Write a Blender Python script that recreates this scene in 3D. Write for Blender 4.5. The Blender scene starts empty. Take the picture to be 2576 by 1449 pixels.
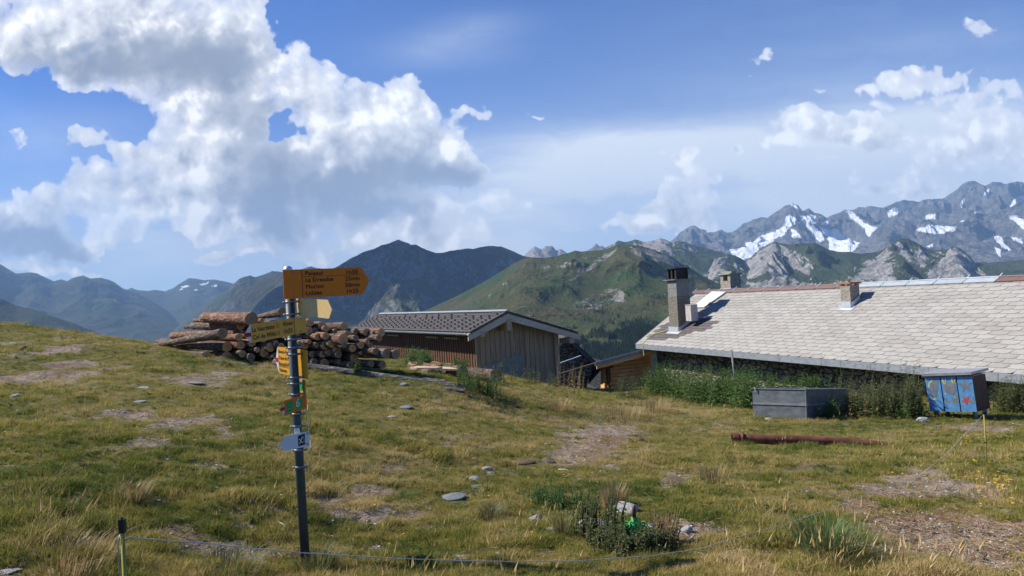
import bpy, bmesh, math, random
import numpy as np
from mathutils import Vector, Matrix
R = math.radians
SC = bpy.context.scene
COL = SC.collection

# ---------------------------------------------------------------- camera, sky, sun, exposure
# measured in the photograph (2576-wide frame): focal length, horizon through the principal point, roll
FOC, CX, HY, ROLL = 1855.0, 1288.0, 744.3, 0.060
cd = bpy.data.cameras.new('camera'); cam = bpy.data.objects.new('camera', cd); COL.objects.link(cam)
cd.sensor_width = 36.0; cd.lens = 36.0 * FOC / 2576.0; cd.shift_y = (HY - 724.5) / 2576.0
cd.clip_start = 0.05; cd.clip_end = 90000.0
cam.matrix_world = Matrix(((1, 0, 0, 0), (0, 0, -1, 0), (0, 1, 0, 0), (0, 0, 0, 1))) @ Matrix.Rotation(-ROLL, 4, 'Z')
SC.camera = cam
SUN = Vector((-1.0, 0.26, 0.93)).normalized()        # towards the sun
SUN_EL = math.asin(SUN.z)
sl = bpy.data.lights.new('sun', 'SUN'); sl.energy = 5.0; sl.angle = R(0.53); sl.color = (1.0, 0.94, 0.85)
so = bpy.data.objects.new('sun', sl); COL.objects.link(so); so.rotation_euler = SUN.to_track_quat('Z', 'Y').to_euler()
so.location = (-30, -3, 40)
SC.view_settings.view_transform = 'Standard'; SC.view_settings.look = 'None'
SC.view_settings.exposure = 0.64; SC.view_settings.gamma = 1.0
SC.cycles.max_bounces = 6; SC.cycles.diffuse_bounces = 3; SC.cycles.transparent_max_bounces = 8
SC.cycles.volume_bounces = 0; SC.cycles.use_denoising = True
SC.cycles.sample_clamp_indirect = 4.0

def uv_of(px, py):
    "pixel of the 2576-wide photograph -> direction (X/Y, Z/Y)"
    a = (px - CX) / FOC; b = (HY - py) / FOC; c, s = math.cos(ROLL), math.sin(ROLL)
    return a * c + b * s, b * c - a * s

def at(px, py, d):
    u, v = uv_of(px, py)
    return Vector((u * d, d, v * d))

class NT:
    "tiny node-tree writer"
    def __init__(s, tree):
        s.t = tree; s.t.nodes.clear()
    def n(s, kind, **kw):
        nd = s.t.nodes.new(kind)
        for k, v in kw.items(): setattr(nd, k, v)
        return nd
    def put(s, sock, v):
        if isinstance(v, bpy.types.NodeSocket): s.t.links.new(v, sock)
        elif v is not None:
            if hasattr(sock.default_value, '__len__') and not hasattr(v, '__len__'): v = (v,) * len(sock.default_value)
            if hasattr(sock.default_value, '__len__') and len(sock.default_value) == 4 and len(v) == 3: v = (*v, 1)
            sock.default_value = v
    def m(s, op, a, b=None, c=None, clamp=False):
        nd = s.n('ShaderNodeMath', operation=op, use_clamp=clamp)
        s.put(nd.inputs[0], a); s.put(nd.inputs[1], b); s.put(nd.inputs[2], c)
        return nd.outputs[0]
    def v(s, op, a, b=None, c=None):
        nd = s.n('ShaderNodeVectorMath', operation=op)
        s.put(nd.inputs[0], a); s.put(nd.inputs[1], b); s.put(nd.inputs[2], c)
        return nd.outputs['Value'] if op in ('DOT_PRODUCT', 'LENGTH', 'DISTANCE') else nd.outputs[0]
    def mix(s, f, a, b, blend='MIX'):
        nd = s.n('ShaderNodeMix', data_type='RGBA', blend_type=blend)
        s.put(nd.inputs[0], f); s.put(nd.inputs[6], a); s.put(nd.inputs[7], b)
        return nd.outputs[2]
    def step(s, x, lo, hi, a=0.0, b=1.0):
        nd = s.n('ShaderNodeMapRange', interpolation_type='SMOOTHSTEP')
        s.put(nd.inputs[0], x); s.put(nd.inputs[1], lo); s.put(nd.inputs[2], hi); s.put(nd.inputs[3], a); s.put(nd.inputs[4], b)
        return nd.outputs[0]
    def noise(s, vec, scale, detail=4.0, rough=0.5, dist=0.0, kind='FBM', dim='3D', color=False):
        nd = s.n('ShaderNodeTexNoise', noise_dimensions=dim, noise_type=kind)
        s.put(nd.inputs['Vector'], vec); nd.inputs['Scale'].default_value = scale; nd.inputs['Detail'].default_value = detail
        nd.inputs['Roughness'].default_value = rough; nd.inputs['Distortion'].default_value = dist
        return nd.outputs['Color' if color else 'Fac']
    def vor(s, vec, scale, feature='F1', detail=0.0, rnd=1.0, out=None, dim='3D'):
        nd = s.n('ShaderNodeTexVoronoi', feature=feature, voronoi_dimensions=dim)
        s.put(nd.inputs['Vector'], vec); nd.inputs['Scale'].default_value = scale
        if 'Detail' in nd.inputs: nd.inputs['Detail'].default_value = detail
        nd.inputs['Randomness'].default_value = rnd
        return nd.outputs[out or 'Distance']
    def ramp(s, f, stops):
        nd = s.n('ShaderNodeValToRGB'); s.put(nd.inputs[0], f)
        e = nd.color_ramp.elements
        while len(e) < len(stops): e.new(0.5)
        for i, (p, c) in enumerate(stops): e[i].position = p; e[i].color = (*c, 1)
        return nd.outputs[0]
    def xyz(s, vec):
        nd = s.n('ShaderNodeSeparateXYZ'); s.put(nd.inputs[0], vec); return nd.outputs
    def comb(s, x, y, z=0.0):
        nd = s.n('ShaderNodeCombineXYZ')
        for i, q in enumerate((x, y, z)): s.put(nd.inputs[i], q)
        return nd.outputs[0]

# ---- sky: Nishita air with procedural clouds at fixed compass directions
W = bpy.data.worlds.new('World'); SC.world = W; W.use_nodes = True
w = NT(W.node_tree)
sky = w.n('ShaderNodeTexSky', sky_type='NISHITA', sun_disc=False)
sky.sun_elevation = SUN_EL; sky.sun_rotation = math.atan2(SUN.x, SUN.y)
sky.altitude = 2300; sky.air_density = 1.0; sky.dust_density = 0.6; sky.ozone_density = 2.2
dirv = w.n('ShaderNodeTexCoord').outputs['Generated']
dx, dy, dz = w.xyz(dirv)
yy = w.m('MAXIMUM', dy, 0.12)
U = w.m('DIVIDE', dx, yy); V = w.m('DIVIDE', dz, yy)
q0 = w.comb(U, V, 0.0)
# blobs: photo px, py, half width, half height, weight
LIGHT_BLOBS = [
 (130,40,270,130,1.3),(50,120,140,60,1.1),(400,60,240,150,1.3),(560,130,140,130,1.2),(330,170,190,75,1.0),(630,60,60,90,.8),(630,240,80,70,1.0),
 (540,330,140,110,1.2),(655,310,75,80,.9),(600,430,140,90,1.2),(700,440,110,70,.8),(780,470,150,70,1.1),(900,525,160,50,1.1),(470,255,70,50,.7),
 (770,215,80,80,1.1),(890,235,110,75,1.2),(1000,250,70,85,1.2),(840,330,100,60,.9),(960,340,160,90,1.2),(1080,360,120,85,1.2),(1130,430,150,60,1.2),(1180,290,45,18,.6),(1020,420,180,60,1.0),(780,385,80,40,.6),
 (190,460,95,50,1.1),(320,450,130,60,1.1),(450,440,120,90,1.15),(560,480,110,80,1.0),(30,570,120,55,1.5),(150,605,120,42,1.4),(310,520,170,50,.85),(650,565,95,62,1.5),(390,585,80,24,.6),(810,600,100,45,.85),(730,645,120,22,.7),(930,600,90,50,.75),(15,480,50,30,.6),
 (60,668,110,16,1.1),(205,670,60,18,1.0),(560,655,90,24,1.05),(225,355,62,28,1.2),(185,380,45,20,.6),(335,372,55,28,1.1),(20,345,50,38,1.1),
 (1085,585,55,65,1.2),(1200,590,80,32,1.1),(1250,520,150,28,.5),(1050,570,60,50,.6),(1290,500,60,30,.4),
 (1700,530,85,55,1.1),(1640,560,90,40,1.0),(1755,505,45,60,.9),(1560,545,120,22,.6),(1760,575,100,28,.8),(1960,548,110,16,.7),
 (1720,408,85,24,1.1),(1880,392,30,26,1.2),(1905,128,50,18,1.15),(1895,165,42,16,1.05),(1300,298,34,13,1.1),(1800,225,50,8,.35),(1395,265,40,12,.25),
 (2510,60,110,45,1.0),(2065,228,55,20,1.0),(2180,215,50,22,.75),(2240,250,60,24,.6),(2300,185,110,34,.95),(2390,205,60,26,.7),(2050,292,90,28,.8),(2230,300,140,28,1.0),(2400,240,90,14,.6),(2500,255,110,26,1.1),
 (2420,330,260,42,1.3),(2120,345,140,34,1.05),(2480,390,190,45,1.25),(2290,462,180,24,1.2),(2560,420,60,45,.75),(2180,470,30,16,.5),(90,520,70,30,.7),(250,610,90,25,.7),(420,640,60,14,.6),(520,560,60,30,.6),(600,640,60,16,.6),(860,640,70,20,.8),(960,620,60,30,.7),(740,560,60,30,.7),(1400,560,70,16,.45),(1180,520,110,20,.6),(390,520,70,40,.6),(2100,420,80,20,.5),(1990,300,60,20,.5),(2480,200,60,20,.5),(2330,420,80,30,.6),(1540,410,30,6,.25),
 (712,290,26,50,-.9),(745,345,45,20,-.8),(700,180,22,60,-.7),(150,290,190,60,-1.0),(330,300,80,30,-.5),(270,400,40,22,-.5),(90,400,60,60,-.6),(320,640,190,14,-.7),(1000,650,30,8,-.3),(990,140,80,40,-.5),(775,60,70,70,-.8),(1240,380,80,60,-.5),(2180,245,60,10,-.3),(2330,270,120,12,-.4),(860,420,40,10,-.3)]
DARK_BLOBS = [
 (330,150,280,70,1.2),(560,170,120,90,1.0),(600,300,130,120,.7),(690,420,120,90,.9),(820,500,170,55,1.35),(960,540,120,32,1.5),(880,460,120,50,.6),
 (1130,458,190,40,1.5),(1060,430,160,50,.8),(1000,380,130,50,.45),(930,300,90,40,.25),(60,600,150,45,1.5),(170,630,120,26,1.3),(650,560,75,65,1.5),(590,500,50,50,.5),(680,610,80,26,.7),
 (380,580,110,24,.45),(480,600,90,24,.35),(1100,590,60,80,.7),(820,600,140,40,.5),(870,650,90,20,.5),(1720,408,90,26,.6),(1880,392,40,30,.6),(2100,350,140,40,.5),(2380,400,150,40,.35),
 (1680,580,90,30,.4),(200,150,200,50,.5),(2300,470,170,18,.4),(720,645,140,20,.4)]
def blobs(vec, lst, fall=.36):
    acc = None
    for px, py, rx, ry, wt in lst:
        cu, cv = uv_of(px, py); ix, iy = FOC / rx, FOC / ry
        nd = w.n('ShaderNodeVectorMath', operation='MULTIPLY_ADD')
        w.put(nd.inputs[0], vec); nd.inputs[1].default_value = (ix, iy, 0); nd.inputs[2].default_value = (-cu * ix, -cv * iy, 0)
        g = w.m('POWER', fall, w.v('DOT_PRODUCT', nd.outputs[0], nd.outputs[0]))
        acc = w.m('MULTIPLY', g, wt) if acc is None else w.m('MULTIPLY_ADD', g, wt, acc)
    return acc
# noise that swells into cauliflower lobes
wob = w.v('SUBTRACT', w.noise(q0, 7.0, 4, .62, color=True, dim='2D'), (.5, .5, .5))
q1 = w.v('ADD', q0, w.v('MULTIPLY', wob, (.12, .10, 0)))
bs = w.m('MULTIPLY', w.m('POWER', blobs(q1, LIGHT_BLOBS), .80), .92)
wob2 = w.v('MULTIPLY', w.v('SUBTRACT', w.noise(q0, 26., 3, .55, color=True, dim='2D'), (.5, .5, .5)), (.022, .022, 0))
def lobes(vec):
    a = w.noise(vec, 9.0, 9, .60, .15, dim='2D')
    vb = w.v('ADD', vec, wob2); b = w.m('MULTIPLY_ADD', w.vor(vb, 46., 'F1', 1, dim='2D'), .42, w.m('MULTIPLY', w.vor(vb, 19., 'F1', 1, dim='2D'), .72))
    return w.m('SUBTRACT', w.m('MULTIPLY', w.m('SUBTRACT', a, .5), 2.8), w.m('MULTIPLY', w.m('SUBTRACT', b, .40), .85))
nz = lobes(q0)
dens = w.m('MULTIPLY_ADD', nz, .60, bs)
cover = w.step(dens, .48, .70)
core = w.step(dens, .60, 1.3)
# lobes catch the sun on the side towards it: density a little way towards the sun (left, up) against density here
nz2 = lobes(w.v('ADD', q0, (-.014, .017, 0)))
dk0 = blobs(q1, DARK_BLOBS, .28)
soft = w.step(dk0, .25, .9, 1.0, .30)          # lobes fade out in the shaded bases
lit = w.m('MULTIPLY', w.m('MULTIPLY', w.m('SUBTRACT', nz, nz2), .72), soft)
dk = w.m('MULTIPLY_ADD', w.m('MULTIPLY', w.m('SUBTRACT', nz, .05), soft), -.34, dk0)
edge = w.step(dens, .5, 1.25, .42, 0.0)        # thin rims let the light through
shade = w.m('POWER', w.step(w.m('SUBTRACT', w.m('SUBTRACT', dk, lit), edge), -.30, 1.45), 1.0)
ccol = w.mix(shade, (.74, .75, .77), w.mix(w.step(nz, -.9, 1.0), (.235, .275, .345), (.31, .35, .42)))
ccol = w.mix(w.m('MULTIPLY', w.step(lit, .02, .40), w.m('SUBTRACT', 1.0, w.m('MULTIPLY', shade, .85))), ccol, (.92, .91, .89))
# thin high veil, streaked
st = w.noise(w.v('MULTIPLY', w.v('ADD', q0, w.v('MULTIPLY', wob, (.2, .05, 0))), (1.3, 9.0, 1)), 2.2, 5, .6, dim='2D')
veilband = blobs(q0, [(1900,460,700,150,1.3),(1500,430,330,90,.9),(2400,420,400,150,1.0),(1100,120,160,45,.35),(1200,60,120,30,.25),(150,350,240,90,.30),(350,590,620,120,1.0),(1150,600,300,80,.7),(2350,90,260,60,.22),(2050,160,500,200,.12),(1150,640,400,70,.6),(2380,380,330,130,1.0),(1650,380,420,50,1.1)])
veil = w.m('MULTIPLY', w.m('MULTIPLY', veilband, w.step(st, .22, .78, .42, 1.0)), .95, clamp=True)
haz = w.m('MULTIPLY', w.m('POWER', 0.0025, w.m('MAXIMUM', V, 0.0)), .80, clamp=True)
base = w.mix(1.0, sky.outputs[0], (.014, .044, .092), 'MULTIPLY')
# haze and clouds: white-blue layers in front of the blue
c1 = w.mix(haz, base, (.50, .59, .66))
c2 = w.mix(veil, c1, (.62, .66, .71))
alpha = w.m('MULTIPLY', cover, w.m('MULTIPLY_ADD', core, .35, .63), clamp=True)
c3 = w.mix(alpha, c2, ccol)
bgn = w.n('ShaderNodeBackground'); w.put(bgn.inputs[0], c3); bgn.inputs[1].default_value = 1.0
W.cycles.sampling_method = 'MANUAL'; W.cycles.sample_map_resolution = 256
wo = w.n('ShaderNodeOutputWorld'); w.t.links.new(bgn.outputs[0], wo.inputs[0])

# ---------------------------------------------------------------- helpers
def tag(o, label=None, cat=None, group=None, kind=None):
    if label: o['label'] = label
    if cat: o['category'] = cat
    if group: o['group'] = group
    if kind: o['kind'] = kind
    return o
def empty(name, loc=(0, 0, 0)):
    o = bpy.data.objects.new(name, None); COL.objects.link(o); o.location = loc; o.empty_display_size = .1
    return o
def link(name, me, mats, parent=None, smooth=False):
    o = bpy.data.objects.new(name, me); COL.objects.link(o)
    for m in (mats if isinstance(mats, (list, tuple)) else [mats]): me.materials.append(m)
    if smooth: me.polygons.foreach_set('use_smooth', [True] * len(me.polygons))
    if parent is not None:
        o.parent = parent
        o.matrix_parent_inverse = Matrix.Translation(-Vector(parent.location)) if parent.type == 'EMPTY' else Matrix.Identity(4)
    return o
class MB:
    "collects polygons (world coordinates) for ONE mesh object; tint is a per-face number"
    def __init__(s): s.v = []; s.f = []; s.mi = []; s.tint = []
    def add(s, vs, fs, mi=0, tint=0.0):
        b = len(s.v); s.v += [tuple(p) for p in vs]
        for f in fs: s.f.append([b + i for i in f]); s.mi.append(mi); s.tint.append(tint)
    def box(s, c, ax, ay, az, mi=0, tint=0.0):
        "centre and three half-extent vectors"
        c, ax, ay, az = map(Vector, (c, ax, ay, az))
        vs = [c + i * ax + j * ay + k * az for i in (-1, 1) for j in (-1, 1) for k in (-1, 1)]
        s.add(vs, [(0, 1, 3, 2), (4, 6, 7, 5), (0, 4, 5, 1), (2, 3, 7, 6), (0, 2, 6, 4), (1, 5, 7, 3)], mi, tint)
    def prism(s, pts, ext, mi=0, tint=0.0):
        "polygon pts pushed along ext"
        n = len(pts); ext = Vector(ext); pts = [Vector(p) for p in pts]
        vs = pts + [p + ext for p in pts]
        s.add(vs, [tuple(range(n))[::-1], tuple(range(n, 2 * n))] + [(i, (i + 1) % n, n + (i + 1) % n, n + i) for i in range(n)], mi, tint)
    def tube(s, path, rad, n=8, mi=0, tint=0.0, cap=True):
        path = [Vector(p) for p in path]; rad = rad if isinstance(rad, (list, tuple)) else [rad] * len(path)
        vs = []; up = None
        for i, p in enumerate(path):
            d = (path[min(i + 1, len(path) - 1)] - path[max(i - 1, 0)]).normalized()
            if up is None: up = Vector((0, 0, 1)) if abs(d.z) < .9 else Vector((1, 0, 0))
            a = d.cross(up).normalized(); b = a.cross(d).normalized(); up = b
            vs += [p + rad[i] * (math.cos(2 * math.pi * k / n) * a + math.sin(2 * math.pi * k / n) * b) for k in range(n)]
        fs = [(i * n + k, i * n + (k + 1) % n, (i + 1) * n + (k + 1) % n, (i + 1) * n + k) for i in range(len(path) - 1) for k in range(n)]
        if cap: fs += [tuple(range(n))[::-1], tuple((len(path) - 1) * n + k for k in range(n))]
        s.add(vs, fs, mi, tint)
    def mesh(s, name):
        me = bpy.data.meshes.new(name); me.from_pydata(s.v, [], s.f)
        if any(s.mi): me.polygons.foreach_set('material_index', s.mi)
        if any(s.tint):
            at_ = me.attributes.new('tint', 'FLOAT', 'FACE'); at_.data.foreach_set('value', s.tint)
        me.update(); me.validate()
        bm = bmesh.new(); bm.from_mesh(me); bmesh.ops.recalc_face_normals(bm, faces=bm.faces); bm.to_mesh(me); bm.free()
        return me
    def build(s, name, mats, parent=None, smooth=False):
        return link(name, s.mesh(name), mats, parent, smooth)

# numpy gradient noise
def _h(ix, iy, seed):
    h = (ix.astype(np.int64) * 374761393 + iy.astype(np.int64) * 668265263 + seed * 974711) & 0x7fffffff
    h = ((h ^ (h >> 13)) * 1274126177) & 0x7fffffff
    return ((h ^ (h >> 16)) & 0xffff) / 65535.0 * 2 * np.pi
def gn(x, y, seed=0):
    x = np.asarray(x, float); y = np.asarray(y, float)
    ix, iy = np.floor(x), np.floor(y); fx, fy = x - ix, y - iy
    ux, uy = fx * fx * fx * (fx * (fx * 6 - 15) + 10), fy * fy * fy * (fy * (fy * 6 - 15) + 10)
    def g(dx, dy):
        a = _h(ix + dx, iy + dy, seed); return np.cos(a) * (fx - dx) + np.sin(a) * (fy - dy)
    return ((g(0, 0) * (1 - ux) + g(1, 0) * ux) * (1 - uy) + (g(0, 1) * (1 - ux) + g(1, 1) * ux) * uy) * 1.5
def fbm(x, y, octv=4, seed=0, rough=.5, lac=2.03):
    a = 1.0; t = 0; s = 0
    for o in range(octv):
        s = s + a * gn(x, y, seed + o * 17); t += a; a *= rough; x = x * lac + 3.1; y = y * lac + 7.7
    return s / t
def ridged(x, y, octv=5, seed=0, rough=.5, lac=2.05):
    a = 1.0; t = 0; s = 0; wgt = 1.0
    for o in range(octv):
        r = 1 - np.abs(gn(x, y, seed + o * 31)); r = r * r * wgt; wgt = np.clip(r * 1.6, 0, 1)
        s = s + a * r; t += a; a *= rough; x = x * lac + 5.3; y = y * lac + 1.9
    return s / t
def inpoly(x, y, poly):
    r = np.zeros(x.shape, bool); n = len(poly)
    for i in range(n):
        x1, y1 = poly[i]; x2, y2 = poly[(i + 1) % n]
        if y1 == y2: continue
        c = ((y1 > y) != (y2 > y)) & (x < (x2 - x1) * (y - y1) / (y2 - y1) + x1)
        r ^= c
    return r
def grid_mesh(name, X, Y, Z, attrs=None):
    nr, nc = X.shape
    me = bpy.data.meshes.new(name)
    co = np.stack([X, Y, Z], -1).reshape(-1, 3).astype(np.float32)
    i = np.arange((nr - 1) * (nc - 1)); r, c = i // (nc - 1), i % (nc - 1); a = r * nc + c
    q = np.stack([a, a + 1, a + nc + 1, a + nc], -1).astype(np.int32)
    me.vertices.add(len(co)); me.vertices.foreach_set('co', co.ravel())
    me.loops.add(q.size); me.loops.foreach_set('vertex_index', q.ravel())
    me.polygons.add(len(q)); me.polygons.foreach_set('loop_start', np.arange(0, q.size, 4, dtype=np.int32))
    me.update(calc_edges=True)
    me.polygons.foreach_set('use_smooth', np.ones(len(q), bool))
    for k, v in (attrs or {}).items():
        at_ = me.attributes.new(k, 'FLOAT', 'POINT'); at_.data.foreach_set('value', np.asarray(v, np.float32).ravel())
    return me

# ---- materials
def mat(name):
    m = bpy.data.materials.new(name); m.use_nodes = True
    t = NT(m.node_tree)
    t.bs = t.n('ShaderNodeBsdfPrincipled'); o = t.n('ShaderNodeOutputMaterial'); t.t.links.new(t.bs.outputs[0], o.inputs[0]); t.out = o
    t.obj = lambda: t.n('ShaderNodeTexCoord').outputs['Object']
    t.bs.inputs['Roughness'].default_value = .85; t.bs.inputs['Specular IOR Level'].default_value = .25
    t.mat = m
    return m, t
def attr(t, name, kind='GEOMETRY'):
    nd = t.n('ShaderNodeAttribute', attribute_type=kind, attribute_name=name); return nd.outputs['Fac']
def bump(t, h, strength=.3, dist=.02, normal=None):
    nd = t.n('ShaderNodeBump'); nd.inputs['Strength'].default_value = strength; nd.inputs['Distance'].default_value = dist
    t.put(nd.inputs['Height'], h)
    if normal is not None: t.put(nd.inputs['Normal'], normal)
    t.put(t.bs.inputs['Normal'], nd.outputs[0]); return nd.outputs[0]
def simple(name, c1, c2, scale=8., rough=.8, metal=0., bstr=.2, bdist=.01, stretch=(1, 1, 1), detail=5, spec=.25):
    "two-tone noise material"
    m, t = mat(name); v = t.v('MULTIPLY', t.obj(), stretch)
    n = t.noise(v, scale, detail, .6)
    t.put(t.bs.inputs['Base Color'], t.mix(t.step(n, .3, .7), c1, c2))
    t.bs.inputs['Roughness'].default_value = rough; t.bs.inputs['Metallic'].default_value = metal
    t.bs.inputs['Specular IOR Level'].default_value = spec
    bump(t, n, bstr, bdist)
    return m

# crops of the photograph the outlines were measured in -> 2576-wide pixels
def crop(ox, oy, sc):
    return lambda pts: [((ox + x / sc) / 1.490683, (oy + y / sc) / 1.490683) for x, y in pts]
cA, cB, cC = crop(0, 900, 1.7173), crop(1200, 850, 1.84), crop(2440, 640, 1.84)

# ---------------------------------------------------------------- mountains
def mountain_material(name, grass=(.050, .070, .022), dry=(.115, .095, .045), rock=(.20, .19, .175), rock2=(.10, .10, .10), sc=1.0, snow=(.82, .85, .90)):
    m, t = mat(name); P = t.obj()
    n1 = t.noise(P, .0022 * sc, 8, .62); n2 = t.noise(P, .012 * sc, 6, .65); n3 = t.noise(P, .05 * sc, 4, .6)
    g = t.mix(t.step(t.m('ADD', n1, t.m('MULTIPLY', n2, .4)), .52, .86), grass, dry)
    g = t.mix(t.step(n2, .50, .75, 0, .6), g, tuple(x * .55 for x in grass))
    r = t.mix(t.step(t.m('ADD', t.m('MULTIPLY', n2, .7), t.m('MULTIPLY', n3, .3)), .38, .62), rock2, rock)
    rk = t.step(t.m('ADD', attr(t, 'rock'), t.m('MULTIPLY', t.m('SUBTRACT', t.m('ADD', n2, n3), 1.0), .9)), .42, .58)
    c = t.mix(rk, g, r)
    sn = t.step(t.m('ADD', attr(t, 'snow'), t.m('MULTIPLY', t.m('SUBTRACT', n3, .5), .6)), .30, .44)
    c = t.mix(sn, c, snow)
    n4 = t.noise(P, .11 * sc, 3, .7); spot = t.vor(P, .045 * sc)                     # tussocks, boulders, small scree
    c = t.mix(t.m('MULTIPLY', t.step(spot, .20, .10), t.m('MULTIPLY', t.step(n2, .50, .58), t.m('SUBTRACT', 1.0, sn))), c, tuple(x * 1.1 for x in rock))
    c = t.mix(t.m('MULTIPLY', t.step(n4, .36, .64), .55), t.mix(1.0, c, (1.28, 1.28, 1.28), 'MULTIPLY'), t.mix(1.0, c, (.42, .44, .46), 'MULTIPLY'))
    t.put(t.bs.inputs['Base Color'], c); t.bs.inputs['Roughness'].default_value = .95; t.bs.inputs['Specular IOR Level'].default_value = .05
    bump(t, t.m('ADD', n2, t.m('ADD', t.m('MULTIPLY', n3, .5), t.m('MULTIPLY', n4, .25))), 1.0, 30.0 / sc)
    return m
def massif(name, pts, D, rf, zf, m, amp=.16, wl=None, fine=.0012, rockf=.5, snow=(), rocks=(), greens=(), seed=1, pro=1.15, ncol=900, nrow=220, dvar=.08, pad=.12, padz=None, stretch=2.2, oct_=7, wig=0.5, extra=None, back=.15, sbias=0.):
    "a mountain with its crest through pts (photo pixels) at distance D, foot at rf; real slopes fore and aft"
    uv = np.array([uv_of(*p) for p in pts]); uv = uv[np.argsort(uv[:, 0])]
    u0, u1 = uv[0, 0] - pad, uv[-1, 0] + pad
    us = np.linspace(u0, u1, ncol)
    vr = np.interp(us, uv[:, 0], uv[:, 1])
    # beyond the traced crest the mountain runs out under the valley floor
    for side, e in ((-1, uv[0, 0]), (1, uv[-1, 0])):
        q = np.clip((us - e) * side, 0, None) / pad
        vr = vr - q ** 1.2 * (abs(vr[0 if side < 0 else -1]) + 500.0 / D + .01)
    k = np.ones(15) / 15; vs_ = np.convolve(np.pad(vr, 7, 'edge'), k, 'valid')
    vf = vr + fine * fbm(us * 90, us * 0 + seed, 5, seed, .6)
    Dc = D * (1 + dvar * fbm(us * 5, us * 0 + 9.3, 3, seed + 5))
    ts = np.concatenate([np.linspace(0, 1, nrow) ** .9, 1 + np.linspace(.015, 1, 26) ** 1.3])
    T, Ug = np.meshgrid(ts, us, indexing='ij'); DC = Dc[None, :]; cr = np.clip((T - .80) / .2, 0, 1) ** 1.5; VR = vf[None, :] * cr + vs_[None, :] * (1 - cr)
    Yf = rf + (DC - rf) * np.minimum(T, 1) + np.maximum(T - 1, 0) * D * back
    X = Ug * Yf; zr = VR * DC
    prof = np.minimum(T, 1) ** pro
    Z = zf + (zr - zf) * prof
    wl = wl or D * .09
    wx = fbm(X / wl / 1.7, Yf / wl / 1.7, 3, seed + 50) * wl * wig; wy = fbm(X / wl / 1.5 + 9, Yf / wl / 1.5, 3, seed + 60) * wl * wig
    rg = ridged((X + wx) / wl, (Yf + wy) / (wl * stretch), oct_, seed + 3)
    env = np.clip(np.minimum(T, 1), 0, 1) ** .6 * np.clip((1 - T) * 5, 0, 1) ** .7
    A = amp * np.abs(zr - zf)
    Z = Z + (rg - .62) * A * env * 1.6
    Zb = zr - (T - 1) * D * .14 - (1 - rg) * (T - 1) * 300
    Z = np.where(T > 1, Zb, Z)
    # nothing in front of the crest stands above it
    v = Z / Yf; lim = np.minimum(VR, vf[None, :]) - .0010 * np.clip((1 - T) * 8, 0, 1)
    Z = np.where(T < 1, np.minimum(v, lim) * Yf, Z)
    Z[0] = -420.0; Yf = Yf.copy(); Yf[0] -= .12 * rf; X[0] = Ug[0] * Yf[0]
    # photo pixel every point came from: outcrops, pastures and snowfields sit where the photograph has them
    u_, v_ = X / Yf, Z / Yf; c, s = math.cos(ROLL), math.sin(ROLL)
    PX = CX + FOC * (u_ * c - v_ * s); PY = HY - FOC * (u_ * s + v_ * c)
    jx = fbm(PX / 22, PY / 22, 4, seed + 70, .6) * 13; jy = fbm(PX / 22 + 40, PY / 22, 4, seed + 80, .6) * 9
    rock = np.full(Z.shape, rockf)
    gy, gx = np.gradient(Z); dX = np.gradient(X, axis=1); dY = np.gradient(Yf, axis=0)
    sl_ = np.sqrt((gx / np.maximum(dX, 1e-3)) ** 2 + (gy / np.maximum(dY, 1e-3)) ** 2)
    rock = rock + np.clip((sl_ - .55 + sbias) * .55, -.25, .4) + .22 * fbm(X / (wl * .6), Yf / (wl * .6), 4, seed + 90)
    for p, val in [(q, .55) for q in rocks] + [(q, -.6) for q in greens]:
        rock = np.where(inpoly(PX + jx, PY + jy, p), rock + val, rock)
    sn = np.zeros(Z.shape)
    for p in snow: sn = np.maximum(sn, inpoly(PX + jx * .55, PY + jy * .55, p) * 1.0)
    if extra: sn = extra(sn, PX, PY, Z, rg)
    o = link(name, grid_mesh(name, X, Yf, Z, {'rock': rock, 'snow': sn}), m)
    return tag(o, kind='structure')

M_alp = mountain_material('alpine_rock', rock=(.20, .19, .18), rock2=(.065, .066, .070), grass=(.07, .08, .05), sc=.5)
M_mid = mountain_material('mountain_flank', grass=(.035, .055, .03), dry=(.07, .07, .045), rock=(.13, .13, .125), rock2=(.07, .07, .075), sc=.8)
M_dark = mountain_material('dark_mountain_flank', grass=(.050, .066, .032), dry=(.085, .08, .05), rock=(.19, .19, .19), rock2=(.05, .052, .06), sc=.8)
M_hill = mountain_material('green_pasture_hill', grass=(.034, .066, .020), dry=(.085, .075, .032), rock=(.27, .26, .24), rock2=(.13, .13, .12), sc=2.0)
M_lime = mountain_material('pale_limestone', grass=(.032, .054, .022), dry=(.06, .07, .035), rock=(.36, .34, .315), rock2=(.15, .145, .14), sc=1.2)
M_pale = mountain_material('pale_rock_wall', rock=(.36, .31, .26), rock2=(.20, .18, .16), grass=(.07, .08, .05), sc=.6)

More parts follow.
